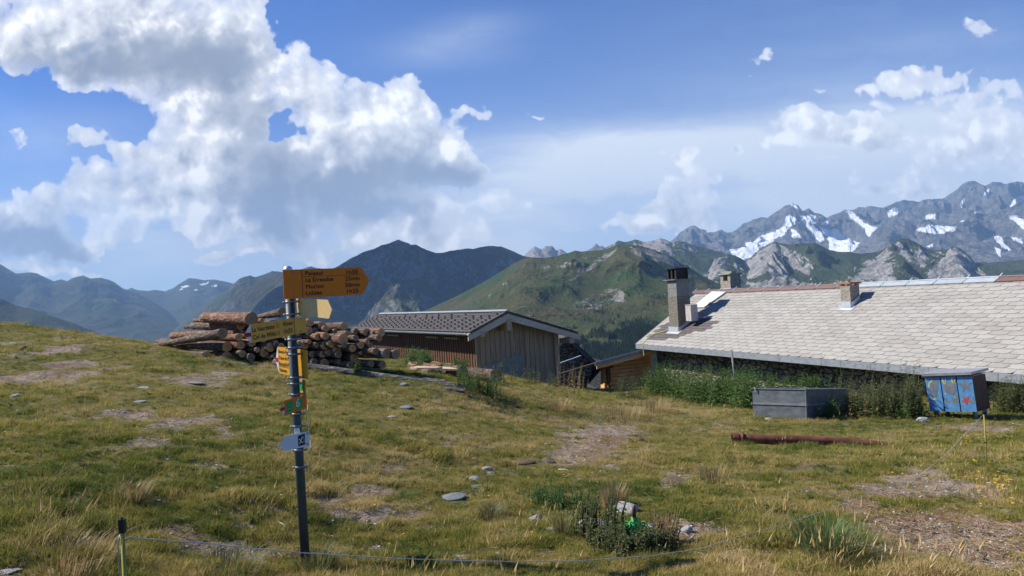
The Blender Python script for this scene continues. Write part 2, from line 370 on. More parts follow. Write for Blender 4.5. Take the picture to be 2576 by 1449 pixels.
# left ranges
massif('far_mountains', cA([(-120,60),(0,155),(50,185),(100,215),(150,212),(200,208),(240,215),(290,240),(345,265),(395,253),(430,265),(480,240),(535,228),(580,248),(650,243),(700,255),(740,275),(790,310),(815,320),(845,330)]),
       12500, 6500, -330, M_mid, amp=.22, wl=1300, seed=11, ncol=600, rockf=.22, fine=.0008)
massif('far_mountains', cA([(770,330),(815,320),(845,308),(880,320),(940,328),(1000,320),(1060,330),(1110,312),(1160,280),(1215,245),(1260,248),(1310,258),(1380,255),(1440,265),(1500,280),(1540,300),(1600,320)]),
       15500, 9000, -330, M_mid, amp=.2, wl=1800, seed=12, ncol=500, rockf=.35, fine=.0008, pad=.05,
       snow=[cA(p) for p in ([(1165,303),(1190,296),(1218,294),(1200,307),(1170,308)],[(1278,285),(1345,268),(1342,276),(1300,292)],[(1345,300),(1392,283),(1394,300),(1365,296)],[(1240,322),(1275,318),(1270,326)],[(1150,318),(1180,312),(1176,320)])])
massif('far_mountains', cA([(1440,330),(1480,305),(1500,285),(1540,250),(1570,238),(1610,228),(1640,240),(1700,222),(1750,200),(1800,205),(1900,210),(1950,185),(2000,170),(2040,180),(2120,190),(2200,190),(2300,190)]),
       9500, 5200, -330, M_mid, amp=.25, wl=1000, seed=13, ncol=600, rockf=.25, fine=.0008)
massif('mountain_spur', cA([(1050,640),(1120,590),(1200,535),(1300,475),(1400,410),(1500,360),(1600,300),(1700,250),(1800,222),(1830,212),(1900,260),(2000,330),(2100,370)]),
       7200, 4000, -330, M_mid, amp=.25, wl=800, seed=14, ncol=500, rockf=.22)
massif('mountain_spur', cA([(-200,340),(-100,350),(0,372),(100,420),(200,445),(300,480),(400,510),(500,545),(600,585),(700,625)]),
       5200, 3000, -350, M_mid, amp=.18, wl=700, seed=15, ncol=300, nrow=100, rockf=.05, fine=.0004)
# centre
massif('dark_mountain', cB([(-300,420),(-100,360),(0,320),(60,300),(100,285),(160,250),(230,210),(290,180),(350,160),(430,128),(460,120),(500,105),(540,90),(575,102),(610,112),(630,125),(665,122),(700,145),(750,165),(810,183),(860,178),(900,165),(960,158),(1020,150),(1060,155),(1100,140),(1160,135),(1200,133),(1250,137),(1300,155),(1350,178),(1400,200),(1450,210),(1550,250),(1700,300)]),
       6200, 2600, -260, M_dark, amp=.36, wl=620, seed=21, rockf=.30, fine=.0010, pro=1.35, ncol=1000, nrow=260)
massif('distant_rock_wall', cB([(1370,240),(1405,200),(1440,170),(1480,135),(1505,146),(1530,155),(1560,135),(1600,133),(1630,165),(1660,152),(1700,180),(1740,200)]),
       11500, 9500, 300, M_pale, amp=.25, wl=420, seed=22, rockf=1.0, fine=.0016, ncol=260, nrow=90, pad=.03, stretch=4)
massif('distant_rock_spire', cB([(1810,190),(1840,165),(1880,145),(1905,115),(1930,135),(1945,128),(1970,150),(2010,180)]),
       14000, 12000, 500, M_alp, amp=.25, wl=450, seed=23, rockf=1.0, fine=.0014, ncol=160, nrow=70, pad=.03, stretch=3)
massif('green_hill', cB([(600,640),(700,590),(800,545),(900,500),(1000,450),(1100,398),(1200,340),(1280,290),(1340,250),(1400,224),(1450,212),(1550,215),(1620,205),(1700,185),(1760,165),(1800,172),(1850,168),(1950,160),(2000,145),(2050,128),(2130,126),(2200,130),(2260,145),(2330,170),(2400,195),(2440,215),(2500,260),(2560,290)]) + cC([(250,650),(350,720),(450,770),(600,800),(740,812),(900,840),(1100,900)]),
       3300, 700, -170, M_hill, amp=.21, wl=420, seed=24, rockf=.02, fine=.0006, ncol=1100, nrow=340, pro=1.25, dvar=.16, sbias=.0,
       rocks=[cB(p) for p in ([(1700,600),(1760,520),(1850,480),(1960,430),(2060,425),(2110,480),(2100,520),(1990,530),(1900,570),(1780,600)],[(2110,130),(2260,150),(2400,200),(2500,270),(2400,260),(2280,230),(2150,180)],[(1500,290),(1700,250),(1900,200),(1950,190),(1800,240),(1620,290)],[(2040,150),(2100,140),(1960,230),(1820,330),(1700,390),(1800,300),(1930,210)])])
# right
massif('rocky_ridge', cB([(1960,150),(2025,120),(2055,97),(2100,105),(2180,90),(2250,105),(2290,100),(2350,78),(2400,95),(2440,130)]) + cC([(140,492),(160,490),(210,485),(260,500),(330,525),(430,545),(500,560),(550,575),(650,620),(760,700),(900,780)]),
       6800, 3800, -100, M_lime, amp=.24, wl=520, seed=31, rockf=.42, fine=.0012, ncol=500, nrow=180,
       rocks=[cC([(-60,480),(20,490),(70,460),(120,480),(140,560),(60,550),(-40,540)])], greens=[cC([(150,560),(400,560),(650,640),(600,760),(200,680)])])
massif('rock_outcrop', cC([(380,770),(400,690),(440,610),(480,590),(530,575),(580,585),(650,620),(700,700),(760,780)]),
       5400, 4200, -60, M_lime, amp=.28, wl=300, seed=32, rockf=.35, fine=.001, ncol=200, nrow=110, pad=.04, rocks=[cC([(400,700),(450,610),(530,590),(500,640),(450,720)])])
massif('snowy_massif', cC([(100,520),(150,480),(200,425),(270,385),(300,380),(350,405),(380,410),(390,430),(430,425),(490,408),(530,430),(560,425),(600,400),(640,365),(700,340),(760,320),(800,325),(850,295),(900,262),(930,240),(980,225),(1020,245),(1050,280),(1090,258),(1130,290),(1180,300),(1215,325),(1260,305),(1300,290),(1340,270),(1400,272),(1430,250),(1480,255),(1510,242),(1550,248),(1600,255),(1650,235),(1700,215),(1750,200),(1800,210),(1850,215),(1880,200),(1950,195),(2010,195),(2060,165),(2110,135),(2150,95),(2190,70),(2230,72),(2280,95),(2310,105),(2360,75),(2410,80),(2450,92),(2490,80),(2530,75),(2576,80),(2700,60)]),
       15000, 9800, 80, M_alp, amp=.38, wl=900, seed=33, rockf=1.0, fine=.0018, ncol=1300, nrow=260, dvar=.05, stretch=2.0, pro=1.0,
       snow=[cC(p) for p in ([(650,490),(700,500),(760,450),(830,430),(900,400),(925,350),(930,320),(960,315),(1010,330),(1000,370),(960,390),(930,430),(880,460),(820,500),(740,540),(670,550)],
        [(1035,310),(1060,310),(1110,380),(1180,430),(1200,480),(1150,500),(1120,430),(1060,370)],[(1070,300),(1140,310),(1150,370),(1100,350)],[(970,400),(1030,440),(1040,470),(980,460)],
        [(1160,390),(1220,410),(1290,400),(1320,450),(1390,480),(1440,500),(1390,560),(1240,560),(1230,480),(1190,420)],[(1340,270),(1380,275),(1430,320),(1480,370),(1560,395),(1520,455),(1490,440),(1480,400),(1440,360),(1370,320)],
        [(1630,280),(1700,260),(1710,290),(1640,320)],[(1900,310),(1970,300),(1960,335),(1890,335)],[(1180,350),(1230,350),(1220,375),(1180,370)],[(960,232),(990,230),(1020,262),(980,250)],
        [(2300,160),(2335,120),(2340,150),(2310,190)],[(2140,220),(2165,200),(2160,250),(2145,250)],
        [(2480,250),(2500,200),(2600,160),(2620,200),(2520,240)],[(540,550),(640,530),(760,540),(650,620),(560,580)])])
massif('rocky_foreridge', cC([(1360,600),(1395,555),(1430,510),(1500,470),(1550,410),(1580,385),(1640,370),(1690,375),(1750,345),(1800,365),(1830,392),(1850,360),(1880,335),(1920,338),(1960,365),(2000,372),(2060,372),(2100,372),(2110,372),(2140,345),(2200,330),(2220,300),(2240,280),(2300,295),(2350,300),(2420,270),(2480,255),(2540,220),(2600,190),(2700,180)]),
       11500, 8600, 80, M_alp, amp=.40, wl=620, seed=34, rockf=1.0, fine=.0016, ncol=900, nrow=200, pad=.03,
       snow=[cC(p) for p in ([(1820,410),(1870,395),(1930,375),(1990,380),(2110,388),(2100,410),(2000,440),(1900,430)],[(2200,265),(2350,275),(2340,292),(2240,292)],[(2470,320),(2530,315),(2600,350),(2600,420),(2520,360)],
        [(2355,440),(2420,460),(2450,520),(2490,550),(2430,540)],[(2370,525),(2420,540),(2420,595),(2390,575)],[(1905,525),(1950,495),(1940,535)],[(2100,350),(2190,315),(2160,352)],[(2480,460),(2560,470),(2570,500),(2500,480)])])
massif('limestone_peaks', cC([(540,760),(600,705),(650,640),(700,590),(760,540),(830,505),(860,492),(900,500),(960,510),(1040,500),(1130,500),(1170,515),(1230,545),(1300,560),(1370,560),(1450,575),(1560,560),(1600,545),(1650,510),(1700,480),(1740,465),(1780,470),(1840,500),(1900,535),(1950,550),(2030,548),(2080,520),(2110,525),(2150,545),(2200,590),(2240,635),(2400,630),(2576,618),(2700,610)]),
       5600, 2900, -170, M_lime, amp=.34, wl=430, seed=35, rockf=.12, fine=.0010, ncol=1200, nrow=300, dvar=.10, sbias=-.1,
       rocks=[cC(p) for p in ([(585,720),(700,590),(790,530),(860,495),(880,560),(940,680),(940,780),(860,760),(820,700),(740,740),(640,760)],[(880,500),(1000,590),(1110,700),(1080,720),(950,650)],[(620,770),(760,780),(980,790),(960,830),(740,830)],
        [(1380,760),(1480,660),(1560,590),(1620,550),(1680,560),(1600,620),(1680,680),(1700,780),(1400,800)],[(1700,480),(1760,540),(1820,640),(1760,600),(1700,540)],[(1880,780),(1960,660),(2040,570),(2090,530),(2150,560),(2230,640),(2320,740),(2100,760),(1980,770)],[(1820,560),(1900,560),(1880,680),(1840,640)])],
       greens=[cC(p) for p in ([(960,510),(1170,515),(1450,580),(1340,760),(1130,740),(1120,640),(1000,560)],[(1700,560),(1850,690),(1960,600),(1880,720),(1720,700)],[(2240,640),(2576,620),(2576,740),(2360,740)])])
# valley floor out to the horizon
xs = np.concatenate([-np.geomspace(16000, 300, 22), [0], np.geomspace(300, 16000, 22)]); ys = np.concatenate([[-6000, -2000, -400, 0, 200, 500], np.geomspace(900, 20000, 26)])
Yg, Xg = np.meshgrid(ys, xs, indexing='ij')
tag(link('valley', grid_mesh('valley', Xg, Yg, -345 + 20 * fbm(Xg / 3000, Yg / 3000, 3, 5), {'rock': Xg * 0 + .1, 'snow': Xg * 0}), M_mid), kind='structure')

# air between here and the far ranges
m, t = mat('air'); t.t.nodes.remove(t.bs)
pv = t.n('ShaderNodeVolumePrincipled'); pv.inputs['Color'].default_value = (.38, .64, 1.0, 1); pv.inputs['Density'].default_value = 4.5e-5; pv.inputs['Anisotropy'].default_value = .0
t.t.links.new(pv.outputs[0], t.out.inputs['Volume'])
b = MB(); b.box((0, 7000, 1090), (16500, 0, 0), (0, 13500, 0), (0, 0, 1550)); tag(b.build('haze', m), kind='stuff')

# ---------------------------------------------------------------- near ground
CTRL = [(770,1435,4.85),(1288,1449,4.32),(2500,1449,4.05),(100,1449,3.95),(0,1061,8),(0,924,12),(0,855,16),(0,814,20),(400,872,15.5),(580,906,14),(900,936,13.5),(1030,951,13.2),(1160,984,12.4),
 (1188,926,28),(1405,973,29.3),(1300,957,20),(1450,988,21),(1500,1003,20),(1560,1012,22),(1610,1016,24),(1650,1012,24),(1800,1034,19),(1975,1050,15),(2400,1044,15),(2576,1040,15.5),(2040,1120,10.8),(2483,1166,7.7),(1480,1120,9.6),(1288,1050,12),(1288,1200,7.7),
 (1000,1100,8.6),(700,1000,11),(300,1000,9.6),(300,1200,5.8),(600,1250,5.8),(2300,1300,5.6),(1800,1250,6.4),(1640,1380,4.9),(200,870,14.5),(150,836,18),(300,853,17),(430,880,17),(500,892,18),(350,864,21),(200,842,22),(2200,1085,12.6)]
cp = [at(*c) for c in CTRL]
cp += [Vector(p) for p in ((0,-1,-1.62),(-6,-5,-1.2),(8,-5,-1.9),(0,-8,-1.6),(-14,2,-.4),(-16,12,.1),(14,4,-2.3),(16,10,-2.9),(-12,30,-2.2),(-20,24,-1.0),(-4,40,-6.5),(-12,50,-12),(4,44,-9.5),(12,46,-9),(8,34,-4.6),(11,26,-4.0),(14,20,-3.4),(20,16,-3.2),(26,30,-7),(-30,40,-9),(30,2,-3.5),(-30,0,.8),(0,66,-24),(30,62,-22),(-34,66,-24),(-34,20,-.4))]
PC = np.array([(p.x, p.y) for p in cp]); ZC = np.array([p.z for p in cp]); NCT = len(cp)
def _tps(r2): return np.where(r2 > 1e-9, r2 * np.log(np.maximum(r2, 1e-9)), 0)
A_ = np.zeros((NCT + 3, NCT + 3)); d2 = ((PC[:, None] - PC[None]) ** 2).sum(-1); A_[:NCT, :NCT] = _tps(d2) + np.eye(NCT) * .35
A_[:NCT, NCT] = 1; A_[:NCT, NCT + 1:] = PC; A_[NCT, :NCT] = 1; A_[NCT + 1:, :NCT] = PC.T
wt_ = np.linalg.solve(A_, np.concatenate([ZC, [0, 0, 0]]))
def ground_z(x, y, detail=True):
    x = np.asarray(x, float); y = np.asarray(y, float); sh = x.shape; xf = x.ravel(); yf = y.ravel()
    z = wt_[NCT] + wt_[NCT + 1] * xf + wt_[NCT + 2] * yf
    for i in range(NCT): z = z + wt_[i] * _tps((xf - PC[i, 0]) ** 2 + (yf - PC[i, 1]) ** 2)
    z = z.reshape(sh)
    if detail:
        near = np.clip((40 - y) / 20, 0, 1)
        z = z + near * (.055 * fbm(x / 1.6, y / 1.6, 3, 3) + .045 * fbm(x / .42, y / .42, 3, 4) + .012 * fbm(x / .14, y / .14, 2, 6))
    return z
def gz(x, y): return float(ground_z(np.array([x]), np.array([y]))[0])
def G(px, py, d0=3.2, d1=45.0):
    "where the sight line through a photo pixel meets the ground"
    u, v = uv_of(px, py); d = np.linspace(d0, d1, 1600)
    below = v * d < ground_z(u * d, d)
    i = int(np.argmax(below)) if below.any() else len(d) - 1
    return Vector((u * d[i], d[i], gz(u * d[i], d[i])))
gx_ = np.concatenate([np.linspace(-38, -9, 50)[:-1], np.linspace(-9, 12, 300), np.linspace(12, 40, 50)[1:]])
gy_ = np.concatenate([np.linspace(-9, 2.5, 30)[:-1], np.linspace(2.5, 16, 240), np.linspace(16, 34, 110)[1:], np.linspace(34, 70, 40)[1:]])
YG, XG = np.meshgrid(gy_, gx_, indexing='ij'); ZG = ground_z(XG, YG)
ZG = ZG - np.clip(YG - 52, 0, None) * .8 - np.clip(np.abs(XG) - 32, 0, None) * .5
# worn patches (photo px: centre, half width, half height, how bare)
BARE = [(90,948,120,22,1.15),(190,915,65,20,1.0),(150,880,40,26,1.1),(110,855,40,14,.9),(230,935,60,14,.9),(480,955,110,15,.75),(600,940,80,10,.4),(520,975,80,12,.6),(350,1040,90,16,.7),(250,1045,120,14,.6),(480,1060,120,26,.7),(560,1100,90,20,.6),(380,1110,60,26,.5),(560,1180,60,20,.5),
 (830,1265,60,28,.8),(900,1300,50,25,.9),(1010,1300,80,26,.8),(940,1240,60,20,.7),(980,1180,60,25,.6),(700,1290,60,30,.4),(1480,1110,90,40,1.0),(1530,1085,60,18,1.0),(1400,1160,60,20,.8),(1590,1080,40,12,.6),(1680,1340,90,24,1.0),(1740,1330,40,30,1.0),
 (2440,1075,110,10,1.2),(2500,1082,90,7,.9),(2460,1143,90,12,.8),(2300,1195,110,18,.9),(2250,1240,120,26,.8),(2400,1240,120,30,.9),(2380,1330,160,60,.8),(2500,1400,120,50,.9),(2250,1360,200,60,.55),(2480,1330,120,40,.6),(2160,1280,80,30,.6),(2480,1250,100,30,.7),(2050,1180,80,16,.5),(1850,1160,60,10,.3),(1700,1200,60,14,.5),(50,1400,90,40,.5),(560,1390,40,16,.7),(470,1375,40,14,.6),(1290,1345,60,14,.4),(1150,1115,90,20,.4),(1960,1395,60,20,.3)]
def projpx(x, y, z):
    u_, v_ = x / y, z / y; c, s = math.cos(ROLL), math.sin(ROLL)
    return CX + FOC * (u_ * c - v_ * s), HY - FOC * (u_ * s + v_ * c)
bare_w = []                                  # the same patches laid out on the ground in metres
for px, py, rx, ry, wt in BARE:
    c0 = G(px, py); e1 = G(px + rx, py); e2 = G(px, py + ry); e3 = G(px, py - ry) if py > 840 else c0
    bare_w.append((c0.x, c0.y, max(.25, abs(e1.x - c0.x)), max(.2, .5 * (abs(e2.y - c0.y) + abs(e3.y - c0.y))), wt))
def bare_at(x, y):
    b = .38 * fbm(x / 1.1, y / .8, 4, 21, .6) + .55 * fbm(x / .38, y / .3, 4, 22, .65) - .085
    for cx, cy, rx, ry, wt in bare_w:
        q = ((x - cx) / (rx * .95)) ** 2 + ((y - cy) / (ry * .95)) ** 2
        b = b + wt * .55 * np.exp(-q)
    return b
BG = bare_at(XG, YG)
m, t = mat('pasture_soil'); P = t.obj()
n1 = t.noise(P, .9, 6, .62); n2 = t.noise(P, 9, 5, .65); n3 = t.noise(P, 55, 4, .65)
turf = t.mix(t.step(n1, .35, .65), (.11, .115, .03), (.20, .16, .06)); turf = t.mix(t.step(n2, .42, .66), turf, (.05, .065, .018))
soil = t.mix(t.step(n2, .35, .65), (.20, .145, .10), (.33, .27, .21))
reddish = t.mix(t.m('MULTIPLY', attr(t, 'red'), t.step(n1, .3, .6)), t.mix(t.step(n1, .45, .62, 0, .6), soil, (.17, .12, .075)), (.22, .115, .07))
grit = t.vor(P, 34., out='Distance'); gcol = t.vor(P, 34., out='Color')
gr = t.m('MULTIPLY', t.step(grit, .30, .14), t.step(t.xyz(gcol)[0], .45, .5))
soil2 = t.mix(gr, reddish, t.mix(t.xyz(gcol)[1], (.24, .22, .20), (.50, .47, .43)))
bb = t.step(t.m('ADD', attr(t, 'bare'), t.m('MULTIPLY', t.m('SUBTRACT', t.m('ADD', n3, n2), 1.0), .80)), .10, .28)
t.put(t.bs.inputs['Base Color'], t.mix(bb, turf, soil2)); t.bs.inputs['Specular IOR Level'].default_value = .05
bump(t, t.m('ADD', t.m('MULTIPLY', n3, .7), t.m('ADD', t.m('MULTIPLY', gr, .5), n2)), .9, .02)
M_soil = m
tag(link('ground', grid_mesh('ground', XG, YG, ZG, {'bare': BG, 'red': np.clip(sum(np.exp(-((XG - q.x) / r0) ** 2 - ((YG - q.y) / r1) ** 2) for q, r0, r1 in ((G(2350, 1370), 1.6, 1.6), (G(1490, 1110), .7, 1.0))), 0, 1)}), M_soil), kind='structure')

# ---------------------------------------------------------------- shared materials
def tinted(name, ramp, rough=.8, scale=6., streak=None, bstr=.25, bdist=.008, spec=.3, metal=0.):
    m, t = mat(name); P = t.obj(); n = t.noise(P, scale, 6, .65)
    c = t.ramp(attr(t, 'tint'), ramp)
    c = t.mix(t.step(n, .3, .75, 0, .35), c, (.5, .5, .5), 'MULTIPLY')
    if streak:
        s = t.noise(t.v('MULTIPLY', P, (1, 1, 1)), 3.2, 7, .72)
        c = t.mix(t.m('MULTIPLY', t.step(s, .63, .70), .75), c, streak)
    t.put(t.bs.inputs['Base Color'], c); t.bs.inputs['Roughness'].default_value = rough; t.bs.inputs['Specular IOR Level'].default_value = spec
    t.bs.inputs['Metallic'].default_value = metal
    bump(t, n, bstr, bdist)
    return m
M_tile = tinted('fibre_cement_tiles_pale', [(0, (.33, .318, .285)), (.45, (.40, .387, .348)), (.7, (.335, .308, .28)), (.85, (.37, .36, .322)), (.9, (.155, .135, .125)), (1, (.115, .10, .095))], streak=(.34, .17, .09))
M_darktile = tinted('dark_roof_tiles', [(0, (.075, .068, .066)), (1, (.115, .105, .10))], rough=.75, bstr=.15)
M_zinc = simple('weathered_zinc', (.24, .27, .29), (.34, .37, .39), 5., .55, .35, .1, .004, (1, 1, 3))
M_zincd = simple('dark_painted_metal', (.07, .085, .09), (.11, .13, .135), 6., .5, .3, .1, .003)
M_galv = simple('galvanised_steel', (.20, .22, .235), (.30, .325, .34), 7., .42, .55, .15, .003, (1, 1, 2))
M_bright = simple('bright_zinc', (.50, .53, .56), (.66, .68, .70), 9., .4, .4, .1, .002)
M_render = simple('rough_chimney_render', (.20, .175, .14), (.40, .365, .31), 16., .95, 0, 1.0, .05, detail=8)
M_conc = simple('grey_concrete_block', (.17, .165, .155), (.25, .24, .225), 14., .9, 0, .5, .02)
M_rustcap = simple('orange_lichen_slab', (.28, .10, .03), (.46, .19, .06), 14., .95, 0, .8, .03)
M_black = simple('sooty_dark_metal', (.02, .018, .017), (.045, .04, .038), 10., .7, .2)
M_ridge = tinted('ridge_caps', [(0, (.16, .09, .075)), (.5, (.24, .17, .15)), (.6, (.33, .38, .42)), (1, (.42, .47, .50))], rough=.5)
m, t = mat('fieldstone_wall'); P = t.v('MULTIPLY', t.obj(), (1, 1, 1.9)); wv = t.v('ADD', P, t.v('MULTIPLY', t.noise(P, 3., 4, .6, color=True), (.35, .35, .35)))
e = t.vor(wv, 2.6, 'DISTANCE_TO_EDGE'); cc = t.xyz(t.vor(wv, 2.6, out='Color')); n = t.noise(P, 14, 6, .65)
c = t.mix(cc[0], (.25, .215, .17), (.36, .33, .28)); c = t.mix(t.step(n, .35, .7, 0, .5), c, (.20, .18, .15)); c = t.mix(t.step(e, .10, .02), c, (.07, .06, .05))
t.put(t.bs.inputs['Base Color'], c); bump(t, t.m('ADD', t.step(e, 0, .16), t.m('MULTIPLY', n, .5)), 1.0, .09); M_stonewall = m
def wood(name, c1, c2, c3, along=2, scale=5., bs=.4, rough=.75):
    m, t = mat(name); st = [9.0, 9.0, 9.0]; st[along] = .7
    P = t.v('MULTIPLY', t.obj(), tuple(st)); n = t.noise(P, scale * .4, 7, .65, .6); n2 = t.noise(t.obj(), 1.3, 4, .6)
    c = t.mix(t.step(n, .3, .7), c1, c2); c = t.mix(t.step(n2, .4, .75, 0, .7), c, c3)
    tt = attr(t, 'tint'); c = t.mix(t.m('MULTIPLY', tt, .55), c, tuple(x * .45 for x in c1))
    t.put(t.bs.inputs['Base Color'], c); t.bs.inputs['Roughness'].default_value = rough; bump(t, n, bs, .006)
    return m
M_grey_wood = wood('silvered_larch_boards', (.34, .235, .145), (.53, .39, .255), (.42, .32, .22))
M_brown_wood = wood('brown_larch_boards', (.12, .055, .028), (.17, .085, .045), (.08, .04, .025))
M_orange_wood = wood('fresh_pine_boards', (.74, .39, .15), (.85, .53, .26), (.60, .31, .12), along=0)
M_beam = wood('pale_verge_board', (.46, .38, .28), (.62, .53, .41), (.42, .34, .25), along=1)

def tile_plane(mb, O, du, L, dw, S, nrm, ex, tw, rnd, tint, arc=1, keep=None, mi=0, th=.014, lift=.024):
    "overlapping scalloped tiles; du runs along the eave, dw up the slope"
    rows = int(S / ex) + 1; rr = tw * .36
    prof = [(tw - .010, 0), (tw - .010, ex * 1.5), (0, ex * 1.5), (0, rr * .62), (rr * .10, rr * .34), (rr * .32, rr * .13), (rr * .65, rr * .03), (rr, 0)]
    if arc == 2: prof = [(tw - .006 - rr, 0), (tw - .006 - rr * .3, rr * .14), (tw - .006, rr * .6)] + prof[1:]
    for r in range(rows):
        off = (.5 * tw if r % 2 else 0) - tw * .5
        k = 0
        while off + k * tw < L:
            a0 = off + k * tw; k += 1
            w0 = r * ex - .02 + rnd.uniform(-.004, .004)
            if keep and not keep(a0 + tw / 2, w0 + ex / 2): continue
            vs = []
            for a, b_ in prof:
                aa = min(max(a0 + a, 0), L); bbb = min(w0 + b_, S)
                vs.append(O + du * aa + dw * bbb + nrm * (lift * (1 - .9 * b_ / (ex * 1.5)) + rnd.uniform(0, .002)))
            mb.prism(vs, -nrm * th, mi, tint(a0 + tw / 2, w0 + ex / 2))

# ---------------------------------------------------------------- the long stone house on the right
rnd = random.Random(5)
HN = at(2576, 943, 17.0); zE = HN.z
vfar = uv_of(1600, 865); dF = zE / vfar[1]; HF = Vector((vfar[0] * dF, dF, zE))
hu = (HF - HN); hu.z = 0; Lh = hu.length; hu.normalize(); hv = Vector((hu.y, -hu.x, 0)); hv = hv if hv.x > 0 else -hv
RU, RV = uv_of(1757, 731)                     # ridge end seen in the photo
Wd = (RU * HF.y - HF.x) / (hv.x - RU * hv.y); RF = HF + hv * Wd; zR = RV * RF.y
ru2, rv2 = uv_of(2573, 703); tq = None
E0 = HN - hu * 7.0; LT = Lh + 7.0             # eave line starts 7 m outside the frame
# ridge height from the right end of the ridge too
s_ = np.linspace(-12, 12, 2400); pp = np.array([(HN.x + hu.x * s + hv.x * Wd, HN.y + hu.y * s + hv.y * Wd) for s in s_]); k_ = int(np.argmin(np.abs(pp[:, 0] / pp[:, 1] - ru2))); zR2 = rv2 * pp[k_, 1]
zR = .5 * (zR + zR2)
hw = (hv * Wd + Vector((0, 0, zR - zE))); SH = hw.length; hw.normalize(); hn = hu.cross(hw); hn = hn if hn.z > 0 else -hn
print('house', HN, HF, 'ridge offset', Wd, 'zE', zE, 'zR', zR, 'slope', SH)
house = empty('stone_house', HF + hv * Wd * 0 + Vector((0, 0, -2.5)))
tag(house, 'long stone alpine house with pale tiled roof and three chimneys', 'house')
def hp(a, w_, h=0.0): return E0 + hu * a + hw * w_ + hn * h      # point on the front roof: along eave, up slope, off surface
def roof_at(px, py):
    u, v = uv_of(px, py); dvec = Vector((u, 1, v)); d = E0.dot(hn) / dvec.dot(hn); p = dvec * d - E0
    return p.dot(hu), p.dot(hw)
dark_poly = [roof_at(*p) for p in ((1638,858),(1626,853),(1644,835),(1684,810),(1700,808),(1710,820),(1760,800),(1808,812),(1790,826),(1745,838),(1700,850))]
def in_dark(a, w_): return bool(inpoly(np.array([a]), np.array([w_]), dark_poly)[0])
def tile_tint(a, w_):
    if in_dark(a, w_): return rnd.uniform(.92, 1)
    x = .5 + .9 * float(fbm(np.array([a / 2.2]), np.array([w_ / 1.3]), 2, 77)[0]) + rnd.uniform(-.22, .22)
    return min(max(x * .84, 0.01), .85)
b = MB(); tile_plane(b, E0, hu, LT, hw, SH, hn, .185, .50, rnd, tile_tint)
back = (hv * Wd - Vector((0, 0, zR - zE))).normalized(); bn = Vector((-hn.x, -hn.y, hn.z)); bn = (hu.cross(back)); bn = bn if bn.z > 0 else -bn
RG = E0 + hw * SH
b.prism([RG, RG + hu * LT, RG + hu * LT + back * SH, RG + back * SH], -bn * .05, 0, .3)
b.prism([hp(0, 0, -.012), hp(LT, 0, -.012), hp(LT, SH, -.012), hp(0, SH, -.012)], -hn * .06, 0, .95)
roof = b.build('roof', M_tile, house)
b = MB(); k = 0; a = 0.0
while a < LT - .2:
    tt = .15 + rnd.uniform(0, .25) if a > LT - 10.5 else rnd.choice([.2, .75, .8, .9])
    c = hp(a + .5, SH, .05); b.box(c - hw * .10, hu * .485, hw * .14, hn * .014, 0, tt); b.box(c + back * .10, hu * .485, back * .14, bn * .014, 0, tt)
    b.box(hp(a + .99, SH, .068), hu * .02, hw * .16, hn * .012, 0, .95); a += 1.0
b.build('ridge_cap', M_ridge, house)
b = MB(); a = 0.0                             # grey metal eave board in lengths
while a < LT:
    l2 = min(1.9, LT - a); b.box(E0 + hu * (a + l2 / 2) - hv * .015 + Vector((0, 0, -.105)), hu * (l2 / 2 - .006), hv * .014, Vector((0, 0, .105)), 0, 0); a += 1.9
b.box(E0 + hu * LT / 2 + Vector((0, 0, -.20)) + hv * .25, hu * LT / 2, hv * .25, Vector((0, 0, .012)))
b.build('eave_fascia', M_zinc, house)
b = MB(); b.prism([hp(LT + .01, -.02, .03), hp(LT + .01, SH, .03), hp(LT + .01, SH, -.09), hp(LT + .01, -.02, -.09)], hu * .035); b.build('verge_board', M_zincd, house)
WI, WG = .82, .40                              # wall set back under eave and verge
wa, wb = E0 + hv * WI, E0 + hu * (LT - WG) + hv * WI; gb = Vector((0, 0, 1))
wt0 = zE + (zR - zE) * WI / Wd - .09; wid = 2 * (Wd - WI)
def wp(p, z): return Vector((p.x, p.y, z))
b = MB()
zb = -5.6
c1, c2, c3, c4 = wa, wb, wb + hv * wid, wa + hv * wid
b.add([wp(c1, zb), wp(c2, zb), wp(c2, wt0), wp(c1, wt0)], [(0, 1, 2, 3)])
mid = (wb + wb + hv * wid) * .5; b.add([wp(c2, zb), wp(c3, zb), wp(c3, wt0), wp(mid, zR - .1), wp(c2, wt0)], [(0, 1, 2, 3, 4)])
b.add([wp(c3, zb), wp(c4, zb), wp(c4, wt0), wp(c3, wt0)], [(0, 1, 2, 3)])
mid2 = (wa + wa + hv * wid) * .5; b.add([wp(c4, zb), wp(c1, zb), wp(c1, wt0), wp(mid2, zR - .1), wp(c4, wt0)], [(0, 1, 2, 3, 4)])
for k in range(2600):                          # the face towards us: stones standing proud of the joints
    a = rnd.uniform(0, LT - WG - .3); z = rnd.uniform(-4.4, wt0 - .1); l = rnd.uniform(.10, .30); h = rnd.uniform(.04, .10); dp = rnd.uniform(.01, .045)
    c = wp(wa + hu * (a + l), z); tilt = rnd.uniform(-.12, .12); ax = (hu * math.cos(tilt) + gb * math.sin(tilt)) * l; az = (gb * math.cos(tilt) - hu * math.sin(tilt)) * h
    fr = [c + ax * i + az * j for i, j in ((-1, -.8), (-.8, -1), (.75, -1), (1, -.6), (.95, .7), (.7, 1), (-.8, .95), (-1, .6))]
    o_ = -hv * dp; b.add(fr + [c + (p - c) * .82 + o_ for p in fr], [(8, 9, 10, 11, 12, 13, 14, 15)] + [(i, (i + 1) % 8, 8 + (i + 1) % 8, 8 + i) for i in range(8)])
b.build('wall', M_stonewall, house)
